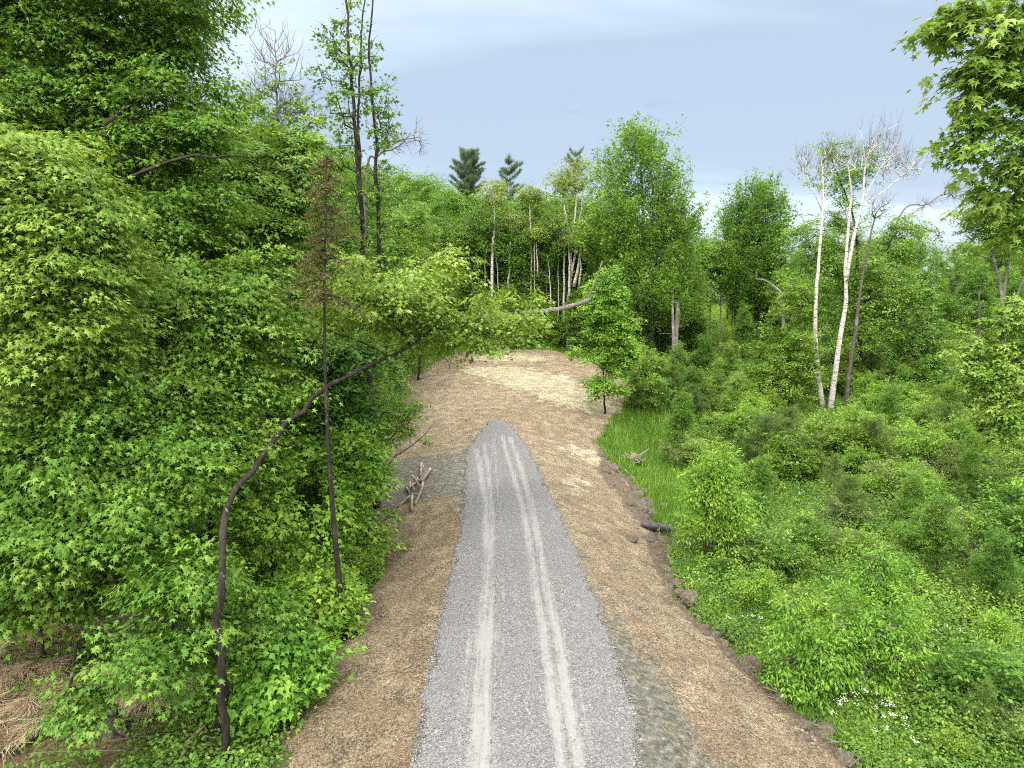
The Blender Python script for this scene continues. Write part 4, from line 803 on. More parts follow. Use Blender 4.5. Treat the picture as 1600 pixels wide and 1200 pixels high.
PR['pine1'] = conifer(18, .22, 17, 2.6, 1.4, 7, 121, 'needle_far', 'bark_grey', nl=18, size=.34, droop=-.05, per=5, tuft=.5, irregular=.6, width=.10, tone=.55, rise=.45)
PR['spruce0'] = conifer(16, .2, 26, 2.4, .15, 1.5, 122, 'needle', 'bark', nl=14, size=.20, droop=.35, per=6, tuft=.4, irregular=.25, width=.16, tone=.4)
PR['pinebush0'] = conifer(2.6, .05, 11, 1.25, .35, .1, 123, 'needle', 'bark', nl=26, size=.17, droop=-.1, per=6, tuft=.22, irregular=.3, width=.07, tone=.45, rise=.35)
PR['pinebush1'] = conifer(2.4, .04, 10, .8, .15, .15, 124, 'needle_young', 'bark', nl=20, size=.15, droop=-.1, per=5, tuft=.2, irregular=.3, width=.06, tone=.45, rise=.5)
def shrub_proto(seed, h, rad, mat, tmpl, leaf, nl=18, n=90, up=.5, stems=5, droop=.25, R_=.32, hang=.3, tone=.45, wid=.4, z0=.2):
    r = np.random.default_rng(seed); T = []
    for i in range(stems):
        a = r.uniform(0, 6.28); d = rad * r.uniform(.2, .7); T.append((np.array([(.04 * math.cos(a), .04 * math.sin(a), 0), (d * .4 * math.cos(a), d * .4 * math.sin(a), h * .45), (d * math.cos(a), d * math.sin(a), h * r.uniform(.7, .95))]), .025, .008))
    bl = [(0, 0, h * .55, rad * .8, rad * .8, h * .42)] + [(rad * .55 * math.cos(a), rad * .55 * math.sin(a), h * r.uniform(z0 + .1, .8), rad * .45, rad * .45, h * .22) for a in r.uniform(0, 6.28, 6)]
    return make_tree(T, bl, dict(n=n, sp=3, nl=nl, leaf=leaf, tmpl=tmpl, leafmat=mat, bark='bark_grey', R=R_, droop=droop, wid=wid, hang=hang, flat=.9, up=up, step=.3, rt=.004, rmax=.015, jit=.45, tone=tone, gap=.05, gs=3.2, tstep=.3), 'shrub', seed)
PR['shrub0'] = shrub_proto(130, 1.9, 1.0, 'shrub', T_LEAF, .10, n=130)
PR['shrub1'] = shrub_proto(131, 2.2, .9, 'bright', T_NARROW, .13, n=110, hang=.6, tone=.4, R_=.4)
PR['shrub2'] = shrub_proto(132, 1.5, 1.0, 'olive', T_LEAF, .07, nl=26, n=150, up=.8, R_=.28)
PR['shrub3'] = shrub_proto(133, 2.6, 1.1, 'maple_light', T_LOBED, .13, n=120, R_=.42, droop=.4, up=.1, tone=.3)
PR['shrub4'] = shrub_proto(134, 2.0, 1.1, 'forest', T_LEAF, .12, n=120, tone=.35)
USED = {}
def put(key, x, y, s, label, cat, group=None, name=None, rz=None, sz=None, dz=-.05, crown='crown', trunk='trunk'):
    rz = random.uniform(0, 6.28) if rz is None else rz
    o = empty(name, (x, y, Gf(x, y) + dz), rz, (s, s, s * (sz or 1))); tag(o, label, cat, group)
    link(trunk, PR[key][0], o); link(crown, PR[key][1], o); return o
HT = dict(maple0=16.3, maple1=16.3, maple2=16.3, maple3=16.3, maple4=16.3, birch0=17, birch1=17, pine0=18, pine1=18, spruce0=16, pinebush0=2.7, pinebush1=2.5, shrub0=2, shrub1=2.3, shrub2=1.6, shrub3=2.7, shrub4=2.1)
def put_top(key, px, Y, py_top, label, cat, group=None, name='leafy_tree', wide=1.0, smin=.4, smax=1.8):
    q = D(px, py_top, Y); g = Gf(q[0], Y); s = (q[2] - g) / HT[key]; s = min(max(s, smin), smax); o = put(key, q[0], Y, s, label, cat, group, name)
    o.scale = (s * wide, s * wide, s); return o
WL = 'green leafy tree crowded into the wood behind the straw clearing'; WG = 'leafy trees of the wood behind the clearing'
mk = ['maple0', 'maple1', 'maple4', 'maple0', 'maple3']
def top_line(px): return np.interp(px, [380, 470, 520, 600, 680, 715, 760, 800, 870, 930, 980, 1060, 1090, 1125, 1150], [230, 235, 225, 262, 256, 290, 285, 290, 288, 300, 330, 360, 372, 372, 380])
def landmark(px):
    L_ = [(440, 'below the bare-topped tree'), (505, 'left of the tall twin trunks'), (560, 'behind the tall twin trunks'), (612, 'right of the tall twin trunks'), (665, 'left of the bushy pine'), (715, 'just left of the bushy pine'), (755, 'below the bushy pine'), (800, 'below the pale open pine'), (845, 'right of the pale open pine'), (885, 'beside the white birch clump'), (925, 'right of the white birch clump'), (965, 'left of the tall round maple'), (1020, 'behind the tall round maple'), (1070, 'right of the tall round maple'), (1120, 'at the valley gap'),
          (1165, 'left of the broad pointed maple'), (1215, 'around the broad pointed maple'), (1260, 'right of the broad pointed maple'), (1310, 'behind the straight white birch'), (1360, 'behind the forked white birch'), (1410, 'right of the forked white birch'), (1460, 'behind the cone-shaped maple'), (1510, 'by the low right skyline gap'), (1560, 'behind the dark bare snag'), (3000, 'at the right frame edge')]
    for a, b in L_:
        if px < a: return b
KIND = dict(maple0='round green tree', maple1='upswept green tree', maple2='pale green tree', maple3='bright fine-leaved tree', maple4='upswept dark green tree')
ROWN = [', front row', ', second row', ', middle', ', back row', ', skyline']
r = np.random.default_rng(200); n = 0
for row, (Y, dpx) in enumerate([(66.5, 30), (70, 30), (76, 32), (84, 34), (96, 38)]):
    px = 470 + r.uniform(0, 20)
    while px < 1085:
        yy = Y + r.uniform(-2, 2); tp = top_line(px)
        tp = tp + (r.uniform(55, 135) if row == 0 else r.uniform(20, 80) if row == 1 else r.uniform(0, 30) if row == 2 else r.uniform(-6, 22))
        if not (row < 1 and 1010 < px) and not (row == 0 and min(abs(px - q_) for q_ in (770, 797, 838, 893, 904)) < 6):
            kk = mk[int(r.integers(5))]; put_top(kk, px, yy, tp, KIND[kk] + ROWN[row] + ' of the wood, ' + landmark(px), 'tree', WG, wide=r.uniform(.8, 1.15)); n += 1
        px += dpx * r.uniform(.8, 1.25)
# understory in front of the wall
for k in range(84):
    px = r.uniform(600, 1010); Y = r.uniform(64.4, 65.1) if k % 3 else r.uniform(65, 68); q = D(px, 600, Y)
    put_top(['maple2', 'maple3', 'maple2', 'maple3', 'maple0'][k % 5], px, Y, 545 - r.uniform(40, 105), 'low bright leafy sapling at the foot of the wood, ' + landmark(px), 'young tree', 'saplings at the foot of the wood', 'young_tree', 1.25, .12)
def left_mark(px, Y):
    a = 'behind the big left maples' if Y < 26 else 'low on the left slope' if Y < 36 else 'halfway up the left slope' if Y < 48 else 'high on the left slope'
    b = 'at the left frame edge' if px < 60 else 'left of the upper left maple' if px < 160 else 'under the upper left maple' if px < 300 else 'left of the bare-topped tree' if px < 420 else 'beside the brown spruce' if px < 520 else 'around the twin trunks' if px < 585 else 'right of the twin trunks'
    return a + ', ' + b
# left hillside between the near maples and the wood
r = np.random.default_rng(201)
for (px, Y, tp) in [(40, 26, 120), (120, 27, 200), (-60, 30, 100), (200, 30, 230), (260, 28, 260), (330, 30, 200), (90, 34, 60), (0, 38, 60), (180, 38, 150), (290, 37, 200), (360, 34, 190), (400, 40, 180), (460, 34, 250), (480, 42, 220), (430, 46, 210), (520, 38, 300), (500, 50, 225), (560, 46, 300), (600, 50, 300), (640, 56, 290), (560, 58, 262), (610, 60, 265), (480, 60, 215), (380, 56, 180), (300, 50, 150), (545, 33, 380), (500, 29, 430), (470, 25, 420), (620, 44, 420), (650, 50, 380), (600, 38, 450), (560, 30, 520), (615, 58, 330), (660, 60, 330)]:
    put_top(mk[int(r.integers(5))], px, Y, tp, 'leafy tree ' + left_mark(px, Y), 'tree', 'leafy trees on the left slope', wide=r.uniform(.8, 1.0))
for k, (px, Y, tp) in enumerate([(575, 33, 560), (570, 36, 520), (585, 48, 500), (605, 55, 500), (550, 30, 600), (545, 27, 640), (535, 28, 700), (525, 24.5, 760), (650, 62, 470), (690, 67, 470), (535, 25, 650), (580, 42, 480), (500, 24, 660), (360, 21, 620), (240, 20, 560), (440, 21, 560), (100, 19.5, 640), (20, 19, 560), (400, 18, 820), (300, 18.5, 800), (180, 18, 840), (80, 18, 840)]):
    put_top(['maple3', 'maple0', 'maple2'][k % 3], px, Y, tp, 'leafy young tree ' + left_mark(px, Y), 'young tree', 'young trees along the left edge', 'young_tree', 1.15, .12)
# right hand woods
r = np.random.default_rng(202)
def top_r(px): return np.interp(px, [1100, 1130, 1240, 1300, 1420, 1450, 1480, 1500, 1540, 1600, 1700], [372, 375, 372, 350, 350, 372, 388, 372, 345, 345, 330])
for row, (Y, dpx) in enumerate([(70, 62), (80, 52), (92, 46), (110, 40), (135, 34)]):
    px = 1150 + r.uniform(0, 30)
    while px < 1720:
        if not (px < 1180 and row < 2):
            kk = mk[int(r.integers(5))]; put_top(kk, px, Y + r.uniform(-3, 3), top_r(px) + (r.uniform(35, 80) if row < 2 else r.uniform(2, 26)), KIND[kk] + ROWN[row] + ' of right woods, ' + landmark(px), 'tree', 'leafy trees beyond the wetland', wide=r.uniform(.75, 1.05))
        px += dpx * r.uniform(.8, 1.25)
for k in range(16):
    px = 1090 + k * 13 + r.uniform(-4, 4) if k < 9 else 985 + (k - 9) * 13; put_top(mk[k % 5], px, r.uniform(118, 140), 385 - r.uniform(0, 18), 'distant leafy tree behind the grassy glade', 'tree', 'leafy trees behind the glade', wide=1.1)
for k, (px, Y, tp) in enumerate([(1148, 92, 395), (1162, 100, 390), (1150, 84, 430), (1080, 88, 400), (1075, 100, 385), (1070, 78, 440), (1085, 72, 450), (1170, 80, 440), (1165, 70, 470), (1040, 70, 480)]):
    put_top(mk[k % 5], px, Y, tp, 'leafy tree at the side of the glade, ' + landmark(px) + (', nearer' if Y < 80 else ', back'), 'tree', 'leafy trees beside the glade', wide=.75)
# dark conifers
for k, (key, px, Y, tp, lab, wd) in enumerate([('pine0', 733, 96, 240, 'darker bushy pine rising above the far wood line, left one of the two', .7), ('pine1', 795, 104, 250, 'pale blue-green pine with open top above the far wood line, right of the darker pine', .75), ('pine1', 900, 84, 236, 'small pine tip showing above the birch clump in the wood', .5),
                                        ('spruce0', 527, 62, 192, 'narrow dark spruce against the sky between the twin trunks and the bare-topped tree', .6), ('spruce0', 1470, 88, 402, 'dark conifer at the low gap of the right skyline, left one', 1.2), ('spruce0', 1500, 84, 398, 'dark conifer at the low gap of the right skyline, right one', 1.2), ('spruce0', 1485, 74, 430, 'broad dark conifer in front of the two skyline conifers at right', 1.3), ('spruce0', 1415, 72, 440, 'dark conifer hidden between birches and cone-shaped maple', 1.1), ('spruce0', 1535, 70, 440, 'dark conifer behind the bare snag at right', 1.1),
                                        ('spruce0', 1120, 120, 420, 'dark spruce in the shade at the back of the glade', 1.1), ('spruce0', 1108, 122, 430, 'dark spruce left of the other one at the back of the glade', 1.1)]):
    put_top(key, px, Y, tp, lab, 'conifer', name='pine_tree' if key[:4] == 'pine' else 'spruce_tree', wide=wd)
# visible white birches inside the wood
def wood_birch(label, trunks, top, seed, Y, leafy=1.0):
    T = [([(a, b_, Y) for a, b_ in t], r0, .03) for t, r0 in trunks]
    return named('birch_tree', label, 'birch tree', T, [(a, b_, Y, c, d) for a, b_, c, d in top], spec(S_MID, n=70, sp=4, nl=14, leaf=.15, tmpl=T_LEAF, leafmat='birchleaf', bark='birch', R=.7, hang=.8, tone=.5, gap=-.3, rmax=.035, power=.7), seed)
wood_birch('slim white birch in the wood, left of the birch clump, under the left pine', [([(768, 440), (769, 395), (773, 350), (770, 300)], .15)], [(770, 300, 20, 16)], 300, 65.4)
wood_birch('white birch clump with three high stems and yellowish leafy tops', [([(890, 445), (892, 400), (898, 340), (903, 290)], .15), ([(893, 430), (905, 350), (912, 290)], .13), ([(891, 420), (888, 360), (882, 320)], .11)], [(900, 268, 26, 18), (915, 280, 16, 20), (880, 280, 18, 16)], 301, 65.6)
wood_birch('double white birch stems low in the wood right behind the clearing', [([(888, 450), (890, 420), (888, 380)], .14), ([(897, 448), (903, 420), (908, 385)], .17), ([(905, 448), (908, 420), (906, 395)], .13)], [(898, 372, 18, 12)], 302, 65.3)
wood_birch('thin white birch with a side fork, middle of the wood', [([(831, 400), (829, 350), (826, 310)], .10)], [(828, 305, 16, 12)], 303, 65.8)
wood_birch('slender leaning birch between the left pine birch and the forked thin one', [([(792, 430), (797, 390), (803, 345)], .09)], [(804, 338, 16, 12)], 304, 65.7)
wood_birch('paired thin pale stems low in the middle of the wood', [([(836, 430), (835, 400), (834, 370)], .08), ([(840, 432), (839, 400), (838, 372)], .08)], [(838, 362, 14, 8)], 305, 65.5)
wood_birch('high pale stem left of the birch clump tops', [([(882, 400), (882, 360), (881, 310)], .12)], [(876, 285, 18, 14)], 306, 66.2)

r = np.random.default_rng(320)
for k, (px, y0, y1) in enumerate([(700, 480, 400), (722, 475, 360), (744, 470, 380), (806, 465, 370), (852, 470, 380), (872, 460, 360), (930, 455, 350), (958, 470, 400), (985, 500, 420), (1032, 480, 380), (1062, 470, 390), (1085, 480, 400), (1110, 470, 400), (1128, 480, 410), (1150, 480, 400), (1200, 470, 380), (1400, 520, 420), (1460, 480, 410), (660, 480, 400), (640, 470, 390), (688, 470, 370), (712, 470, 390), (757, 470, 350), (783, 470, 370), (815, 470, 400), (826, 470, 390), (863, 470, 400), (916, 470, 370), (944, 470, 380), (1000, 500, 430), (1045, 490, 420), (975, 490, 400)]):
    Y = r.uniform(65.2, 66.8) if px < 1060 else r.uniform(74, 80); ln = r.normal() * 6
    named('slim_tree', 'slim ' + ('pale' if k % 3 else 'dark') + '-stemmed tree among the wood, ' + landmark(px) + (', leaning' if abs(ln) > 6 else ''), 'tree', [([(px, y0 + 30, Y), (px + ln * .5, (y0 + y1) / 2, Y), (px + ln, y1, Y)], r.uniform(.05, .085), .03)],
          [(px + ln, y1 - 14, Y, 18, 20), (px + ln * .6, y1 + 20, Y, 14, 12)], spec(S_MID, n=60, sp=4, nl=18, leaf=.17, tmpl=T_LEAF, leafmat='forest', bark=['bark', 'twig', 'birch'][k % 3], R=.7, tone=.45, gap=-.3, rmax=.03, power=.7), 330 + k, 'slim trees of the wood')

# ------------------------------------------------------------------ shrubs on the right
def ground_put(key, px, py, hpx, label, cat, name, group=None, wide=1.0):
    q = PG(px, py); s = hpx * q[1] * 1.02 / F / HT[key]; o = put(key, q[0], q[1], s, label, cat, group, name); o.scale = (s * wide, s * wide, s); return o
named('leafy_sapling', 'bright green drooping-leaved sapling standing beside the black culvert pipe', 'young tree',
      [([(1102, 878, 23.2), (1102, 810, 23.2), (1105, 740, 23.2)], .05, .01)],
      [(1105, 740, 23.2, 20, 22), (1125, 725, 23.4, 20, 20), (1105, 775, 23, 32, 26), (1140, 790, 23.1, 34, 34), (1090, 820, 22.9, 24, 24), (1130, 840, 22.9, 36, 26), (1100, 860, 22.8, 26, 20)],
      spec(S_ASH, n=230, R=.5, leaf=.14, nl=22, tone=.42, flat=1, tmpl=T_NARROW, gap=-.1), 400)
named('leafy_sapling', 'clump of ash saplings with drooping leaflets, nearest tall clump on the right', 'young tree',
      [([(1300, 1100, 15.3), (1305, 1020, 15.3), (1320, 940, 15.3)], .035, .008), ([(1300, 1100, 15.3), (1270, 1010, 15.2), (1240, 950, 15.2)], .03, .008), ([(1302, 1095, 15.3), (1350, 1020, 15.2), (1390, 980, 15.2)], .03, .008), ([(1360, 960, 17), (1362, 900, 17), (1366, 860, 17)], .02, .006)],
      [(1310, 950, 15.3, 45, 34), (1240, 960, 15.2, 45, 36), (1390, 980, 15.2, 45, 36), (1290, 1010, 15, 70, 40), (1360, 1030, 15, 60, 40), (1240, 1030, 15, 50, 40), (1310, 1070, 14.8, 60, 26), (1365, 890, 17, 30, 30)],
      spec(S_ASH, n=300, R=.42, leaf=.115, nl=20, sp=3, tmpl=T_NARROW, tone=.45, flat=1, gap=-.1), 401)
for (key, px, py, h, lab, nm, cat, wd) in [
    ('pinebush1', 1531, 1165, 130, 'small light green pine sapling near the lower right corner', 'pine_sapling', 'conifer', .75),
    ('pinebush0', 1228, 742, 95, 'round dark pine bush in the middle of the wetland scrub', 'pine_bush', 'conifer', 1.0),
    ('pinebush0', 1270, 752, 80, 'dark pine bush touching the rounder pine bush on its right', 'pine_bush', 'conifer', .9),
    ('pinebush0', 990, 640, 60, 'dark pine bush at the right corner of the straw clearing', 'pine_bush', 'conifer', .8),
    ('pinebush0', 1050, 640, 75, 'dark pine bush right of the clearing, middle of the pine row', 'pine_bush', 'conifer', .9),
    ('pinebush0', 1090, 642, 66, 'dark pine bush fourth along the pine row beside the meadow', 'pine_bush', 'conifer', .9),
    ('pinebush0', 1118, 640, 58, 'dark pine bush at the right end of the pine row', 'pine_bush', 'conifer', .8),
    ('shrub3', 1018, 622, 85, 'yellow-green leafy bush between the young maple and the grey snag', 'leafy_bush', 'bush', .8),
    ('shrub4', 1020, 645, 62, 'mid green bush between the pine bushes by the clearing', 'leafy_bush', 'bush', .9),
    ('shrub2', 1475, 765, 68, 'round olive-grey bush in the right hand scrub', 'leafy_bush', 'bush', 1.0),
    ('shrub3', 1490, 740, 105, 'light green young maple bush right of the cone-shaped maple', 'leafy_bush', 'bush', .8),
    ('shrub3', 1585, 700, 120, 'light green maple bush at the right frame edge under the pale maple', 'leafy_bush', 'bush', .9),
    ('shrub2', 1385, 790, 75, 'soft grey-green bush left of the round olive bush', 'leafy_bush', 'bush', 1.0),
    ('shrub4', 1590, 880, 130, 'large dark green round bush cut by the right frame edge', 'leafy_bush', 'bush', 1.0),
    ('shrub1', 1180, 960, 80, 'bright leafy bush right of the rocks at the toe of the bank', 'leafy_bush', 'bush', 1.0),
    ('shrub3', 1490, 1090, 90, 'yellow-green maple bush behind the small pine sapling', 'leafy_bush', 'bush', .9),
    ('shrub1', 1555, 1090, 95, 'bright leafy bush at the right edge behind the pine sapling', 'leafy_bush', 'bush', .9),
    ('shrub3', 1490, 1190, 70, 'pale yellow-green maple bush at the bottom edge left of the pine sapling', 'leafy_bush', 'bush', 1.0),
    ('shrub4', 1120, 905, 36, 'low dark green bush below the culvert sapling', 'leafy_bush', 'bush', 1.1),
    ('shrub1', 1160, 700, 70, 'bright bush in the scrub below the pale young maple', 'leafy_bush', 'bush', .9),
    ('shrub0', 1120, 690, 50, 'small green bush at the edge of the bright grass', 'leafy_bush', 'bush', .9),
    ('shrub3', 1000, 590, 70, 'pale leafy bush just behind the pine bushes at the clearing corner', 'leafy_bush', 'bush', .9),
    ('shrub4', 1180, 640, 60, 'green bush at the foot of the pale young maple', 'leafy_bush', 'bush', .9)]:
    ground_put(key, px, py, h, lab, cat, nm, None, wd)
r = np.random.default_rng(500); keys = ['shrub0', 'shrub1', 'shrub2', 'shrub3', 'shrub0', 'shrub0', 'shrub1', 'shrub4', 'shrub3', 'shrub0', 'shrub1', 'pinebush1', 'shrub2', 'pinebush0']
LB = {'shrub0': ('green bush among the scrub of the right hand wetland', 'leafy_bush', 'bush', 'green bushes in the wetland scrub'), 'shrub4': ('dark green bush among the scrub of the right hand wetland', 'leafy_bush', 'bush', 'dark green bushes in the wetland scrub'), 'shrub1': ('bright narrow-leaved bush among the wetland scrub', 'leafy_bush', 'bush', 'bright bushes in the wetland scrub'), 'shrub2': ('small-leaved olive bush among the wetland scrub', 'leafy_bush', 'bush', 'olive bushes in the wetland scrub'), 'shrub3': ('pale maple bush among the wetland scrub', 'leafy_bush', 'bush', 'pale maple bushes in the wetland scrub'), 'pinebush1': ('light green pine sapling among the wetland scrub', 'pine_sapling', 'conifer', 'light pine saplings in the wetland scrub'), 'pinebush0': ('small dark pine among the wetland scrub', 'pine_bush', 'conifer', 'small dark pines in the wetland scrub')}
cnt = 0
SK = dict(shrub0='green bush', shrub4='dark green bush', shrub1='bright narrow-leaved bush', shrub2='olive bush', shrub3='pale maple bush', pinebush1='light green pine sapling', pinebush0='small dark pine')
def scrub_label(key, u, Y):
    a = 'at the bottom edge' if Y < 14.5 else 'behind the ash clump' if Y < 19 else 'level with the pipe' if Y < 26 else 'in front of the birches' if Y < 38 else 'near the birch feet' if Y < 50 else 'behind the birches'
    b = 'along the rubble bank' if u < 1130 else 'left of the ash clump' if u < 1230 else 'in line with the birches' if u < 1350 else 'right of the birches' if u < 1450 else 'below the cone-shaped maple' if u < 1530 else 'at the right edge'
    return SK[key] + ' ' + a + ', ' + b
for k in range(2600):
    Y = r.uniform(12, 66); x = r.uniform(0, 42)
    tr = interp(Y, TRy, TRx)
    u = x / Y * F / .99 + 800
    if x < tr + (1.0 if Y < 30 else 3.0 if Y < 44 else 4) or u > 1820: continue
    if 27 < Y < 43 and x < tr + 4 : continue
    if (1070 < u < 1180 and Y > 50) or (1255 < u < 1340 and 36 < Y < 53): continue
    if r.random() > (.22 if Y < 30 else .32): continue
    key = keys[int(r.integers(len(keys)))]; l = list(LB[key]); l[0] = scrub_label(key, u, Y); s = (r.uniform(.25, .65) if x < tr + 2.5 else r.uniform(.45, 1.0)) if Y < 30 else r.uniform(.5, 1.25)
    put(key, x, Y, s, l[0], l[2], l[3], l[1]); cnt += 1
for k in range(70):                      # saplings standing above the scrub
    Y = r.uniform(19, 62); tr = interp(Y, TRy, TRx); x = r.uniform(tr + 3, 40); u = x / Y * F / .99 + 800
    if u > 1660 or u < 1060 or (1245 < u < 1345 and Y < 53): continue
    s = r.uniform(.12, .2) if Y < 35 else r.uniform(.15, .28); kk = ['maple1', 'maple3', 'maple2', 'maple4'][k % 4]
    o = put(kk, x, Y, s, {'maple1': 'green', 'maple3': 'bright', 'maple2': 'pale', 'maple4': 'darker'}[kk] + ' leafy sapling ' + scrub_label('shrub0', u, Y).replace('green bush ', ''), 'young tree', 'saplings rising from the scrub', 'leafy_sapling')
for k in range(60):                      # scrub climbing to the woods
    Y = r.uniform(60, 100); u = r.uniform(1185, 1640); x = (u - 800) / F * Y
    key = ['shrub0', 'shrub3', 'shrub4', 'pinebush0'][k % 4]; s = r.uniform(1.2, 2.2)
    put(key, x, Y, s, 'leafy scrub bush on the ' + ('near' if Y < 73 else 'middle' if Y < 86 else 'far') + ' rise, ' + landmark(u), 'bush', 'bushes on the rise before the woods', 'scrub_bush')
for k in range(34):                      # left edge shrubs
    Y = 12.5 + 20 * r.random(); x = interp(Y, TLy, TLx) - r.uniform(.4, 2.2)
    if Y < 14.5: x -= 1.2
    if Y < 18.5: x -= .9
    if Y < 18.5 and k % 4 in (0, 2): continue
    key = ['shrub3', 'shrub0', 'shrub3', 'shrub1'][k % 4]
    put(key, x, Y, r.uniform(.3, .6), 'low leafy bush at the left straw edge, ' + ('by the bottom edge' if Y < 14.5 else 'before the bare spruce pole' if Y < 16.5 else 'just behind the bare spruce pole' if Y < 20 else 'between pole and log heap' if Y < 25 else 'beside the log heap' if Y < 30 else 'beyond the log heap'), 'bush', 'low bushes at the left straw edge', 'leafy_bush')

# ------------------------------------------------------------------ ground cover
def cover():
    r = np.random.default_rng(600); n = 25000
    Y = 9 + 88 * r.random(n) ** 1.35; u = r.uniform(820, 1860, n); x = (u - 800) / F * Y * 1.02
    tr = np.where(Y < 64, interp(Y, TRy, TRx), -99); ok = (x > tr + .12)
    glade = (Y > 26) & (Y < 47) & (x < tr + interp(Y, [26, 31, 42, 47], [1.0, 3.8, 4.5, 2]))
    Y, x, glade = Y[ok], x[ok], glade[ok]; n = len(x)
    hgt = np.clip(.5 + .7 * noise2(x, Y, .9, 61) + .15 * r.normal(size=n), .12, 1.3) * np.interp(x - interp(Y, TRy, TRx), [0, .8, 3], [.3, .6, 1]); hgt = np.where(glade, .2, hgt)
    # herbs
    k = ~glade; cx, cy_, ch = x[k], Y[k], hgt[k]; m = len(cx); nl = 42; ii = np.repeat(np.arange(m), nl); N = len(ii)
    sc_ = np.interp(cy_, [10, 30, 60, 100], [.75, 1.0, 1.5, 2.4]); rad = r.uniform(.22, .55, m) * sc_
    a = r.uniform(0, 6.28, N); d = r.random(N) ** .55; f = 1 - .75 * d ** 2
    px = cx[ii] + rad[ii] * d * np.cos(a); py = cy_[ii] + rad[ii] * d * np.sin(a); pz = G(px, py) + ch[ii] * (f * r.uniform(.55, 1.05, N)) + .02
    nm = nrm(np.stack([np.cos(a) * d * .8, np.sin(a) * d * .8, np.ones(N)], 1) + r.normal(size=(N, 3)) * .35); tip = nrm(np.stack([np.cos(a), np.sin(a), -.35 + 0 * a], 1) + r.normal(size=(N, 3)) * .4)
    ls = r.uniform(.06, .12, m) * np.interp(cy_, [10, 30, 60, 100], [.75, 1.1, 1.6, 2.6]); ct = np.clip(.28 + .16 * r.normal(size=m) + .22 * noise2(cx, cy_, .45, 62), 0, 1)
    V, Fc, q = place(T_LEAF, np.stack([px, py, pz], 1), nm, tip, ls[ii] * r.uniform(.6, 1.3, N)); tt = np.clip(ct[ii] + .13 * r.normal(size=N), 0, 1)
    tag(link('wild_herbs', mesh_np('wild_herbs', V, [Fc], MAT['herb'], False, {'tint': ('FACE', np.repeat(tt, q))})), 'knee-high leafy weeds covering the wet ground right of the driveway', 'weeds', kind='stuff')
def grass(name, label, x, y, tuft, L, W, mat, tone, r, spread=.14):
    ii = np.repeat(np.arange(len(x)), tuft); N = len(ii); px = x[ii] + r.normal(size=N) * spread; py = y[ii] + r.normal(size=N) * spread
    a = r.uniform(0, 6.28, N); tip = nrm(np.stack([np.cos(a) * .5, np.sin(a) * .5, np.ones(N)], 1) + r.normal(size=(N, 3)) * .2); nm = nrm(np.stack([np.cos(a), np.sin(a), -.3 + 0 * a], 1) + r.normal(size=(N, 3)) * .3)
    l = L[ii] * r.uniform(.5, 1.2, N); w_ = W[ii]; V, Fc, q = place(T_BLADE, np.stack([px, py, G(px, py) - .02], 1), nm, tip, l, w_ / l)
    ct = tone + .12 * r.normal(size=len(x)) + .15 * noise2(x, y, .9, 63)
    tag(link(name, mesh_np(name, V, [Fc], MAT[mat], False, {'tint': ('FACE', np.clip(ct[ii] + .12 * r.normal(size=N), 0, 1))})), label, 'grass', kind='stuff')
cover()
def lawns():
    r = np.random.default_rng(601)
    Y = r.uniform(25, 50, 9000); x = r.uniform(3, 16, 9000); tr = interp(Y, TRy, TRx); ok = (x > tr + .05) & (x < tr + 5); x, Y = x[ok], Y[ok]
    grass('bright_grass', 'bright short grass between the straw bank and the pine bushes', x, Y, 20, .14 + .22 * np.clip(.5 + .8 * noise2(x, Y, 1.3, 66), 0, 1.3), np.full(len(x), .028), 'grass', .15, r)
    Y = 9.5 + 45 * r.random(9000) ** 1.2; x = (r.uniform(900, 1860, 9000) - 800) / F * Y; tr = interp(Y, TRy, TRx); ok = (x > tr + .1); x, Y = x[ok], Y[ok]
    grass('tall_grass', 'thin tall grass mixed through the weeds on the right', x, Y, 9, np.interp(Y, [10, 50], [.5, .8]), np.interp(Y, [10, 50], [.014, .04]), 'grass', .45, r, .2)
    Y = r.uniform(64, 72, 1600); x = r.uniform(-14, 14, 1600); grass('back_grass', 'green grass fringe along the back of the clearing', x, Y, 22, np.full(1600, .6), np.full(1600, .06), 'grass', .45, r, .3)
    Y = r.uniform(52, 66, 1500); tl = interp(Y, TLy, TLx); x = tl - r.uniform(-.6, 5, 1500); grass('side_grass', 'green grass patch at the left back corner of the clearing', x, Y, 22, np.full(1500, .5), np.full(1500, .05), 'grass', .5, r, .3)
    Y = r.uniform(75, 118, 2500); u = r.uniform(1085, 1170, 2500); x = (u - 800) / F * Y; grass('glade_grass', 'pale green grass and ferns on the rising glade between the woods', x, Y, 16, np.full(2500, .55), np.full(2500, .12), 'grass', .75, r, .5)
    Y = 11 + 22 * r.random(1500); tl = interp(Y, TLy, TLx); x = tl - .1 - r.random(1500) ** 1.3 * 3; ok = r.random(1500) < np.where(Y < 15, .35, 1); x, Y = x[ok], Y[ok]
    grass('edge_grass', 'sparse grass at the left edge of the straw bank', x, Y, 14, np.full(len(x), .28), np.full(len(x), .016), 'grass', .4, r, .12)
lawns()
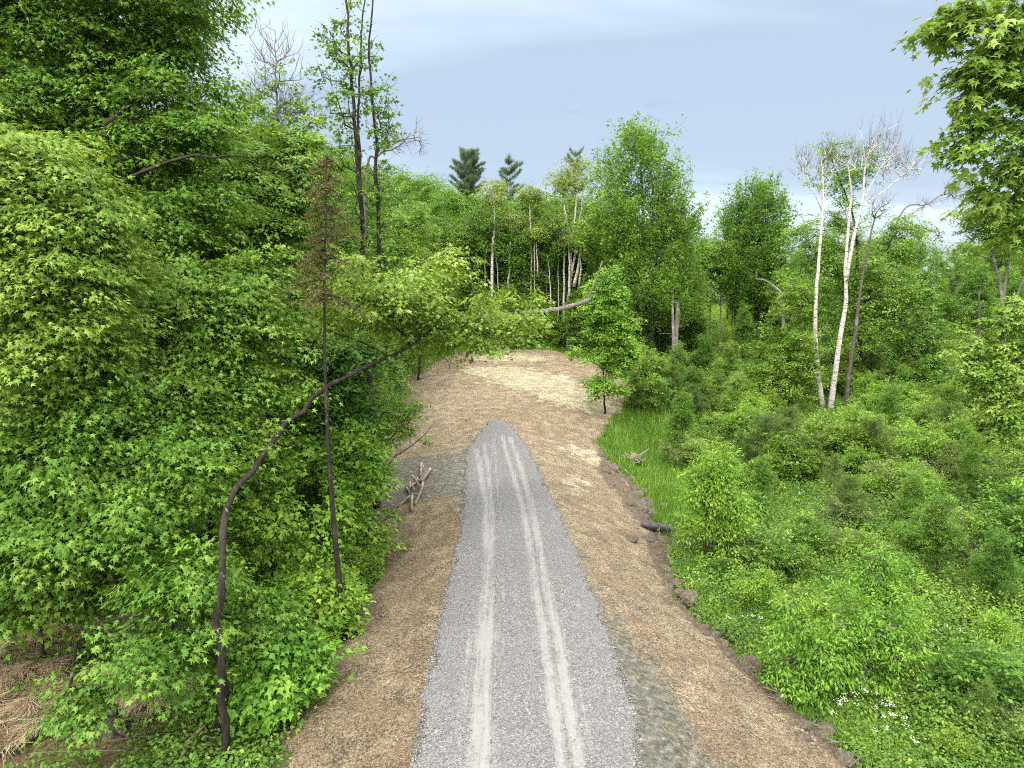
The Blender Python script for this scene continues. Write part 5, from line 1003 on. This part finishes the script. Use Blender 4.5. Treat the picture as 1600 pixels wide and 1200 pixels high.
def floor_leaves():                      # leafy floor plants and litter under the left trees
    r = np.random.default_rng(602); n = 5200; Y = 9.5 + 40 * r.random(n) ** 1.3; u = r.uniform(-80, 640, n); x = (u - 800) / F * Y; tl = interp(Y, TLy, TLx); ok = x < tl - .05
    ok &= r.random(n) < np.where((Y < 15) & (x < -6.5), .4, .95); x, Y = x[ok], Y[ok]; m = len(x); nl = 34; ii = np.repeat(np.arange(m), nl); N = len(ii); a = r.uniform(0, 6.28, N); d = r.random(N) ** .55; rad = r.uniform(.2, .5, m)
    hg = r.uniform(.15, .55, m); px = x[ii] + rad[ii] * d * np.cos(a); py = Y[ii] + rad[ii] * d * np.sin(a); pz = G(px, py) + hg[ii] * (1 - .7 * d * d) * r.uniform(.5, 1.05, N)
    nm = nrm(np.stack([np.cos(a) * d, np.sin(a) * d, np.ones(N)], 1) + r.normal(size=(N, 3)) * .35); tip = nrm(np.stack([np.cos(a), np.sin(a), -.35 + 0 * a], 1) + r.normal(size=(N, 3)) * .4)
    V, Fc, q = place(T_LEAF, np.stack([px, py, pz], 1), nm, tip, r.uniform(.06, .12, m)[ii])
    tag(link('undergrowth', mesh_np('undergrowth', V, [Fc], MAT['herb'], False, {'tint': ('FACE', np.clip(np.repeat(.3 + .2 * r.normal(size=m), nl * q), 0, 1))})), 'leafy floor plants under the trees on the left', 'undergrowth', kind='stuff')
    n = 16000; Y = 10 + 25 * r.random(n) ** 1.4; u = r.uniform(-60, 640, n); x = (u - 800) / F * Y; tl = interp(Y, TLy, TLx); ok = x < tl + .25; x, Y = x[ok], Y[ok]
    strands('leaf_litter', 'brown twigs and dead leaves on the ground under the left trees', 'leaf litter', x, Y, G(x, Y) + .03, MAT['litter'], .12, .02, r, .3, .45)
floor_leaves()
def flowers():
    r = np.random.default_rng(603); P_ = []
    for (px, py, s, k) in [(1340, 1150, .35, 8), (1365, 1160, .35, 8), (1425, 1040, .6, 9), (1450, 1060, .6, 7), (1395, 1010, .5, 14), (1185, 1005, .3, 10), (1340, 1110, .3, 10), (1385, 800, 1.2, 26), (1420, 790, 1.4, 20), (1250, 790, 1, 10), (1430, 1185, .4, 8)]:
        q = PG(px, py); P_.append(q + r.normal(size=(k, 3)) * [s, s, 0])
    p = np.concatenate(P_); p[:, 2] = G(p[:, 0], p[:, 1]) + r.uniform(.55, .85, len(p)); nl = 12; ii = np.repeat(np.arange(len(p)), nl); N = len(ii)
    V, Fc, q = place(T_LEAF, p[ii] + r.normal(size=(N, 3)) * [.035, .035, .012], nrm(r.normal(size=(N, 3)) * .3 + [0, 0, 1]), nrm(r.normal(size=(N, 3)) * [1, 1, .2]), .03)
    tag(link('wild_flowers', mesh_np('wild_flowers', V, [Fc], MAT['flower'], False, {'tint': ('FACE', r.random(N * q))})), 'small white flower heads among the weeds at lower right', 'flowers', kind='stuff')
flowers()

# ------------------------------------------------------------------ logs, sticks, rocks, pipe, stump
def logobj(name, label, cat, a, b, r0, r1, seed, mat, group=None, bend=.02, ends=True):
    r = np.random.default_rng(seed); a = np.array(a, float); b = np.array(b, float); L = np.linalg.norm(b - a); m = (a + b) / 2 + r.normal(size=3) * L * bend * [1, 1, .25]
    V, Q, T = path_tube(resample(np.array([a, m, b]), max(5, int(L / .15))) - a, r0, r1, 9, seed, .07); acc = Acc(); acc.add(V, Q, T)
    o = link(name, acc.mesh(name, MAT[mat])); o.location = tuple(a); tag(o, label, cat, group); return o
ZL = lambda x, y: 680 + y / 8
for k, (x0, y0, x1, y1, h0, h1, rr) in enumerate([(625, 380, 622, 565, .10, .16, .10), (740, 470, 628, 650, .20, .28, .10), (662, 400, 640, 490, .08, .18, .045), (505, 590, 612, 725, .38, .28, .06), (492, 655, 482, 745, .30, .25, .055), (652, 680, 548, 905, .35, .12, .07), (330, 932, 490, 822, .08, .22, .07), (512, 830, 510, 985, .30, .10, .075), (432, 715, 480, 795, .25, .28, .055), (560, 695, 480, 745, .40, .34, .045), (585, 600, 565, 680, .30, .30, .045), (690, 480, 600, 640, .12, .25, .05), (470, 800, 600, 800, .22, .2, .055), (535, 640, 540, 760, .2, .3, .05)]):
    qa = PG(580 + x0 / 8, ZL(0, y0)); qb = PG(580 + x1 / 8, ZL(0, y1)); qa[2] += .03 + h0 * .8; qb[2] += .03 + h1 * .8; rr *= .8
    L = ['short pale log, part of the heap at the left of the driveway'] * 14
    L[0] = 'upright-lying pale log at the far end of the log heap'; L[1] = 'thickest long log at the upper right of the heap'; L[5] = 'mottled log slanting down the right front of the heap'; L[6] = 'pale log pointing out to the lower left of the heap'; L[7] = 'log pointing straight toward the viewer at the front of the heap'; L[3] = 'reddish log lying on top of the heap, slanting to the right'
    logobj('log', L[k], 'log', qa, qb, rr, rr * .85, 700 + k, 'log', 'logs in the heap left of the driveway')
qa, qb = PG(607, 764), PG(622, 767); qa[2] += .12; qb[2] += .08; logobj('stick', 'lone pale stick lying left of the log heap', 'stick', qa, qb, .035, .03, 720, 'log')
for k, (x0, y0, x1, y1, rr, lab) in enumerate([(235, 400, 205, 470, .04, 'pale stick at the top left of the brush by the right bank'), (200, 465, 255, 525, .035, 'greenish stick in the brush by the right bank'), (275, 460, 320, 555, .04, 'long pale stick slanting through the brush by the right bank'), (335, 460, 385, 515, .05, 'thick pale stick at the right of the brush by the right bank'), (340, 580, 372, 632, .04, 'pale stick at the lower end of the brush'), (245, 590, 200, 640, .035, 'short stick at the lower left of the brush'), (60, 360, 95, 400, .035, 'thin stick at the upper left of the right bank brush'), (300, 540, 370, 600, .03, 'grey stick in the middle of the brush'), (390, 520, 425, 550, .06, 'stubby broken stick right of the brush')]):
    qa = PG(920 + x0 / 6, 660 + y0 / 6); qb = PG(920 + x1 / 6, 660 + y1 / 6); qa[2] += .1; qb[2] += .14; logobj('stick', lab, 'stick', qa, qb, rr * .8, rr * .5, 730 + k, 'log')
for k, (a, b, h, rr, mt, lab) in enumerate([((285, 1198), (322, 1160), .35, .035, 'log', 'thick pale stick at the bottom edge under the left maple'), ((425, 1094), (452, 1088), .06, .02, 'dead', 'whitish branch at the left edge of the straw bank, left piece'), ((450, 1091), (492, 1098), .06, .022, 'dead', 'whitish branch on the left straw bank, right piece'), ((250, 1152), (345, 1165), .15, .018, 'dead', 'pale thin branch lying near the bottom left stump'), ((170, 1165), (260, 1172), .18, .02, 'dead', 'curved bare branch at the bottom left'), ((40, 1195), (200, 1188), .2, .016, 'dead', 'long bare branch along the bottom left edge'), ((330, 1075), (425, 1150), .3, .014, 'bark_grey', 'thin dark branch leaning at the foot of the bent maple'), ((1190, 1078), (1232, 1098), .15, .022, 'log', 'bare root curling out of the right bank toe'), ((1180, 1090), (1215, 1100), .1, .018, 'log', 'second bare root below the first at the right bank toe'), ((1040, 1125), (1052, 1160), .03, .018, 'log', 'short tan stick on the grey clay right of the driveway'), ((1042, 872), (1048, 890), .2, .06, 'dead', 'short upright grey log piece at the bank edge below the pipe'), ((20, 1130), (90, 1160), .2, .02, 'dead', 'bare crooked branch at the left bottom in the dry grass'), ((500, 975), (575, 990), .1, .03, 'dead', 'pale fallen stem behind the bare spruce pole')]):
    qa = PG(*a); qb = PG(*b); qa[2] += h * .5; qb[2] += h; logobj('branch', lab, 'branch', qa, qb, rr, rr * .6, 750 + k, mt, bend=.1)
# pale curved stem at the back left of the clearing
q = [D(676, 532, 52), D(690, 530, 52), D(703, 537, 52), D(706, 555, 52), D(703, 568, 52), D(702, 577, 52)]; acc = Acc(); acc.add(*path_tube(resample(np.array(q), 18) - q[-1], .025, .05, 6, 1, .05)); o = link('bent_stem', acc.mesh('bent_stem', MAT['twig'])); o.location = tuple(q[-1]); tag(o, 'pale bare stem curling down to the left back corner of the clearing', 'branch')
def rock_mesh(seed):
    import bmesh
    r = np.random.default_rng(seed); bm = bmesh.new(); bmesh.ops.create_icosphere(bm, subdivisions=3, radius=1)
    pl = [nrm(r.normal(size=3)) for _ in range(7)]; dd = r.uniform(.6, .85, 7)
    for v in bm.verts:
        c = np.array(v.co)
        for n_, d_ in zip(pl, dd):
            e = c @ n_ - d_
            if e > 0: c = c - n_ * e * .9
        v.co = c * (1 + .04 * r.normal())
    me = bpy.data.meshes.new('rock'); bm.to_mesh(me); bm.free(); me.materials.append(MROCK); return me
t = NT('field_stone'); o_ = t.obj(); n_ = t.noise(o_, 2.5, 6, .7); MROCK = t.done(t.bsdf(t.ramp(n_, [(.3, (.035, .03, .023)), (.5, (.09, .076, .06)), (.7, (.17, .155, .13))]), .9, t.bump(n_, .8, .1), .2))
RM = [rock_mesh(800 + k) for k in range(5)]; r = np.random.default_rng(801)
for k, (px, py, s, lab) in enumerate([(1062, 932, .26, 'grey upright rock at the toe of the right bank, left of the rounded boulder'), (1078, 942, .34, 'rounded tan-grey boulder at the toe of the right bank'), (1100, 965, .2, None), (1052, 915, .18, None), (1134, 1030, .20, 'rounded rock half buried in the straw toe'), (1176, 1045, .26, 'dark upright boulder at the weedy edge of the bank'), (1128, 1010, .17, None), (1145, 1000, .15, None), (1000, 800, .42, 'large flat grey rock above the culvert pipe'), (985, 792, .24, None), (1008, 812, .22, None), (1035, 850, .25, 'dark rock just below the culvert pipe'), (1046, 868, .2, None), (1115, 985, .15, None), (1160, 1040, .13, None), (1215, 1085, .12, None), (1040, 900, .15, None), (1090, 955, .16, None), (938, 715, .25, None), (950, 730, .22, None), (958, 745, .18, None)]):
    q = PG(px, py); o = link('rock', RM[k % 5]); s *= r.uniform(.9, 1.1); o.scale = (s * r.uniform(.9, 1.3), s * r.uniform(.8, 1.1), s * r.uniform(.65, .95)); o.rotation_euler = (r.uniform(-.3, .3), r.uniform(-.3, .3), r.uniform(0, 6)); o.location = (q[0], q[1], q[2] + s * .25)
    tag(o, lab or 'small grey rock among the rubble at the toe of the right bank', 'rock', 'small rocks along the right bank' if not lab else None)
# root wad
def rootwad():
    r = np.random.default_rng(9); q = PG(990, 722); acc = Acc()
    for k in range(26):
        a = r.uniform(0, 6.28); e = np.array([math.cos(a), math.sin(a), r.uniform(.1, 1.0)]) * r.uniform(.3, .85); acc.add(*path_tube(resample(np.array([[0, 0, .1], e * .5 + r.normal(size=3) * .1, e]), 6), .07, .015, 6, k, .1))
    acc.add(*path_tube(np.array([[-.1, 0, -.1], [0, 0, .2], [.1, 0, .45]]), .25, .15, 9, 3, .15)); o = link('root_wad', acc.mesh('root_wad', MAT['log'])); o.location = tuple(q); tag(o, 'torn up root clump in the grass above the brush on the right', 'stump')
rootwad()
def rubble():
    r = np.random.default_rng(77)
    for k in range(170):
        y = r.uniform(11, 34) if k < 150 else r.uniform(27, 33); x = float(interp(y, TRy, TRx)) - .15 + r.normal() * .34; s = .04 + .19 * r.random() ** 2.2 * (1 if y < 20 else 1.5); o = link('rock', RM[k % 5]); z = float(surf(np.array(x), np.array(y)))
        o.scale = (s * r.uniform(.9, 1.4), s, s * r.uniform(.6, .9)); o.rotation_euler = (r.uniform(-.4, .4), r.uniform(-.4, .4), r.uniform(0, 6)); o.location = (x, y, z + s * .05)
        tag(o, 'small dirty stone in the ragged toe of the right bank, ' + ('near the bottom edge' if y < 14 else 'by the big boulders' if y < 20 else 'around the culvert pipe' if y < 27 else 'in the brush'), 'rock', 'rubble along the right bank toe')
    for k in range(26):
        y = r.uniform(12, 33); x = float(interp(y, TRy, TRx)) + r.normal() * .2; z = float(surf(np.array(x), np.array(y))); a = r.uniform(0, 6.28); L = r.uniform(.3, .8)
        logobj('stick', 'thin root or stick in the toe of the right bank, ' + ('near the bottom edge' if y < 15 else 'by the big boulders' if y < 20 else 'around the culvert pipe' if y < 27 else 'in the brush'), 'stick', (x, y, z + .06), (x + L * math.cos(a), y + L * math.sin(a), z + r.uniform(.0, .15)), .018, .008, 900 + k, 'dead', 'sticks in the right bank toe', bend=.12)
rubble()
def stump():
    q = PG(172, 1142); acc = Acc(); p = np.array([[0, 0, -.1], [.02, 0, .15], [.05, 0, .5]]); acc.add(*path_tube(resample(p, 8), .24, .13, 14, 5, .10))
    r = np.random.default_rng(4)
    for k in range(6):
        a = r.uniform(0, 6.28); d = np.array([math.cos(a), math.sin(a), 0]); acc.add(*path_tube(resample(np.array([d * .1 + [0, 0, .12], d * .35 + [0, 0, .03], d * .6 + [0, 0, -.06]]), 6), .07, .02, 6, k, .1))
    o = link('stump', acc.mesh('stump', MAT['bark_grey'])); o.location = tuple(q); tag(o, 'weathered mossy stump in the dry grass at lower left', 'stump')
stump()
def pipe():
    a = PG(1002, 826); a[2] += .16; b = a + np.array([1.05, -.22, -.08]); d = nrm(b - a); L = np.linalg.norm(b - a); n = 150; sides = 28
    t = np.linspace(0, L, n); rad = .165 + .02 * np.clip(np.sin(t / .082 * 2 * math.pi) * 1.8, -1, 1); u = nrm(np.cross(d, [0, 0, 1])); v = np.cross(u, d); an = np.arange(sides) * 2 * math.pi / sides
    ring = np.cos(an)[:, None] * u + np.sin(an)[:, None] * v
    V = np.concatenate([(d * tt + ring * rr) for tt, rr in zip(t, rad)] + [d * tt + ring * .13 for tt in (L, L * .2)]); i = np.arange(sides); j = (i + 1) % sides
    q = np.concatenate([np.stack([i + k * sides, j + k * sides, j + (k + 1) * sides, i + (k + 1) * sides], 1) for k in range(n + 1)])
    m = NT('black_plastic'); o = m.obj(); mat = m.done(m.bsdf(m.ramp(m.noise(o, 8, 4), [(.4, (.022, .022, .024)), (.8, (.09, .085, .08))]), .45, spec=.5))
    o = link('culvert_pipe', mesh_np('culvert_pipe', V, [q], mat, True)); o.location = tuple(a); tag(o, 'black corrugated plastic culvert pipe sticking out of the right bank', 'pipe')
pipe()
print('OBJECTS', len(bpy.data.objects), 'bushes', cnt, 'wood', n)
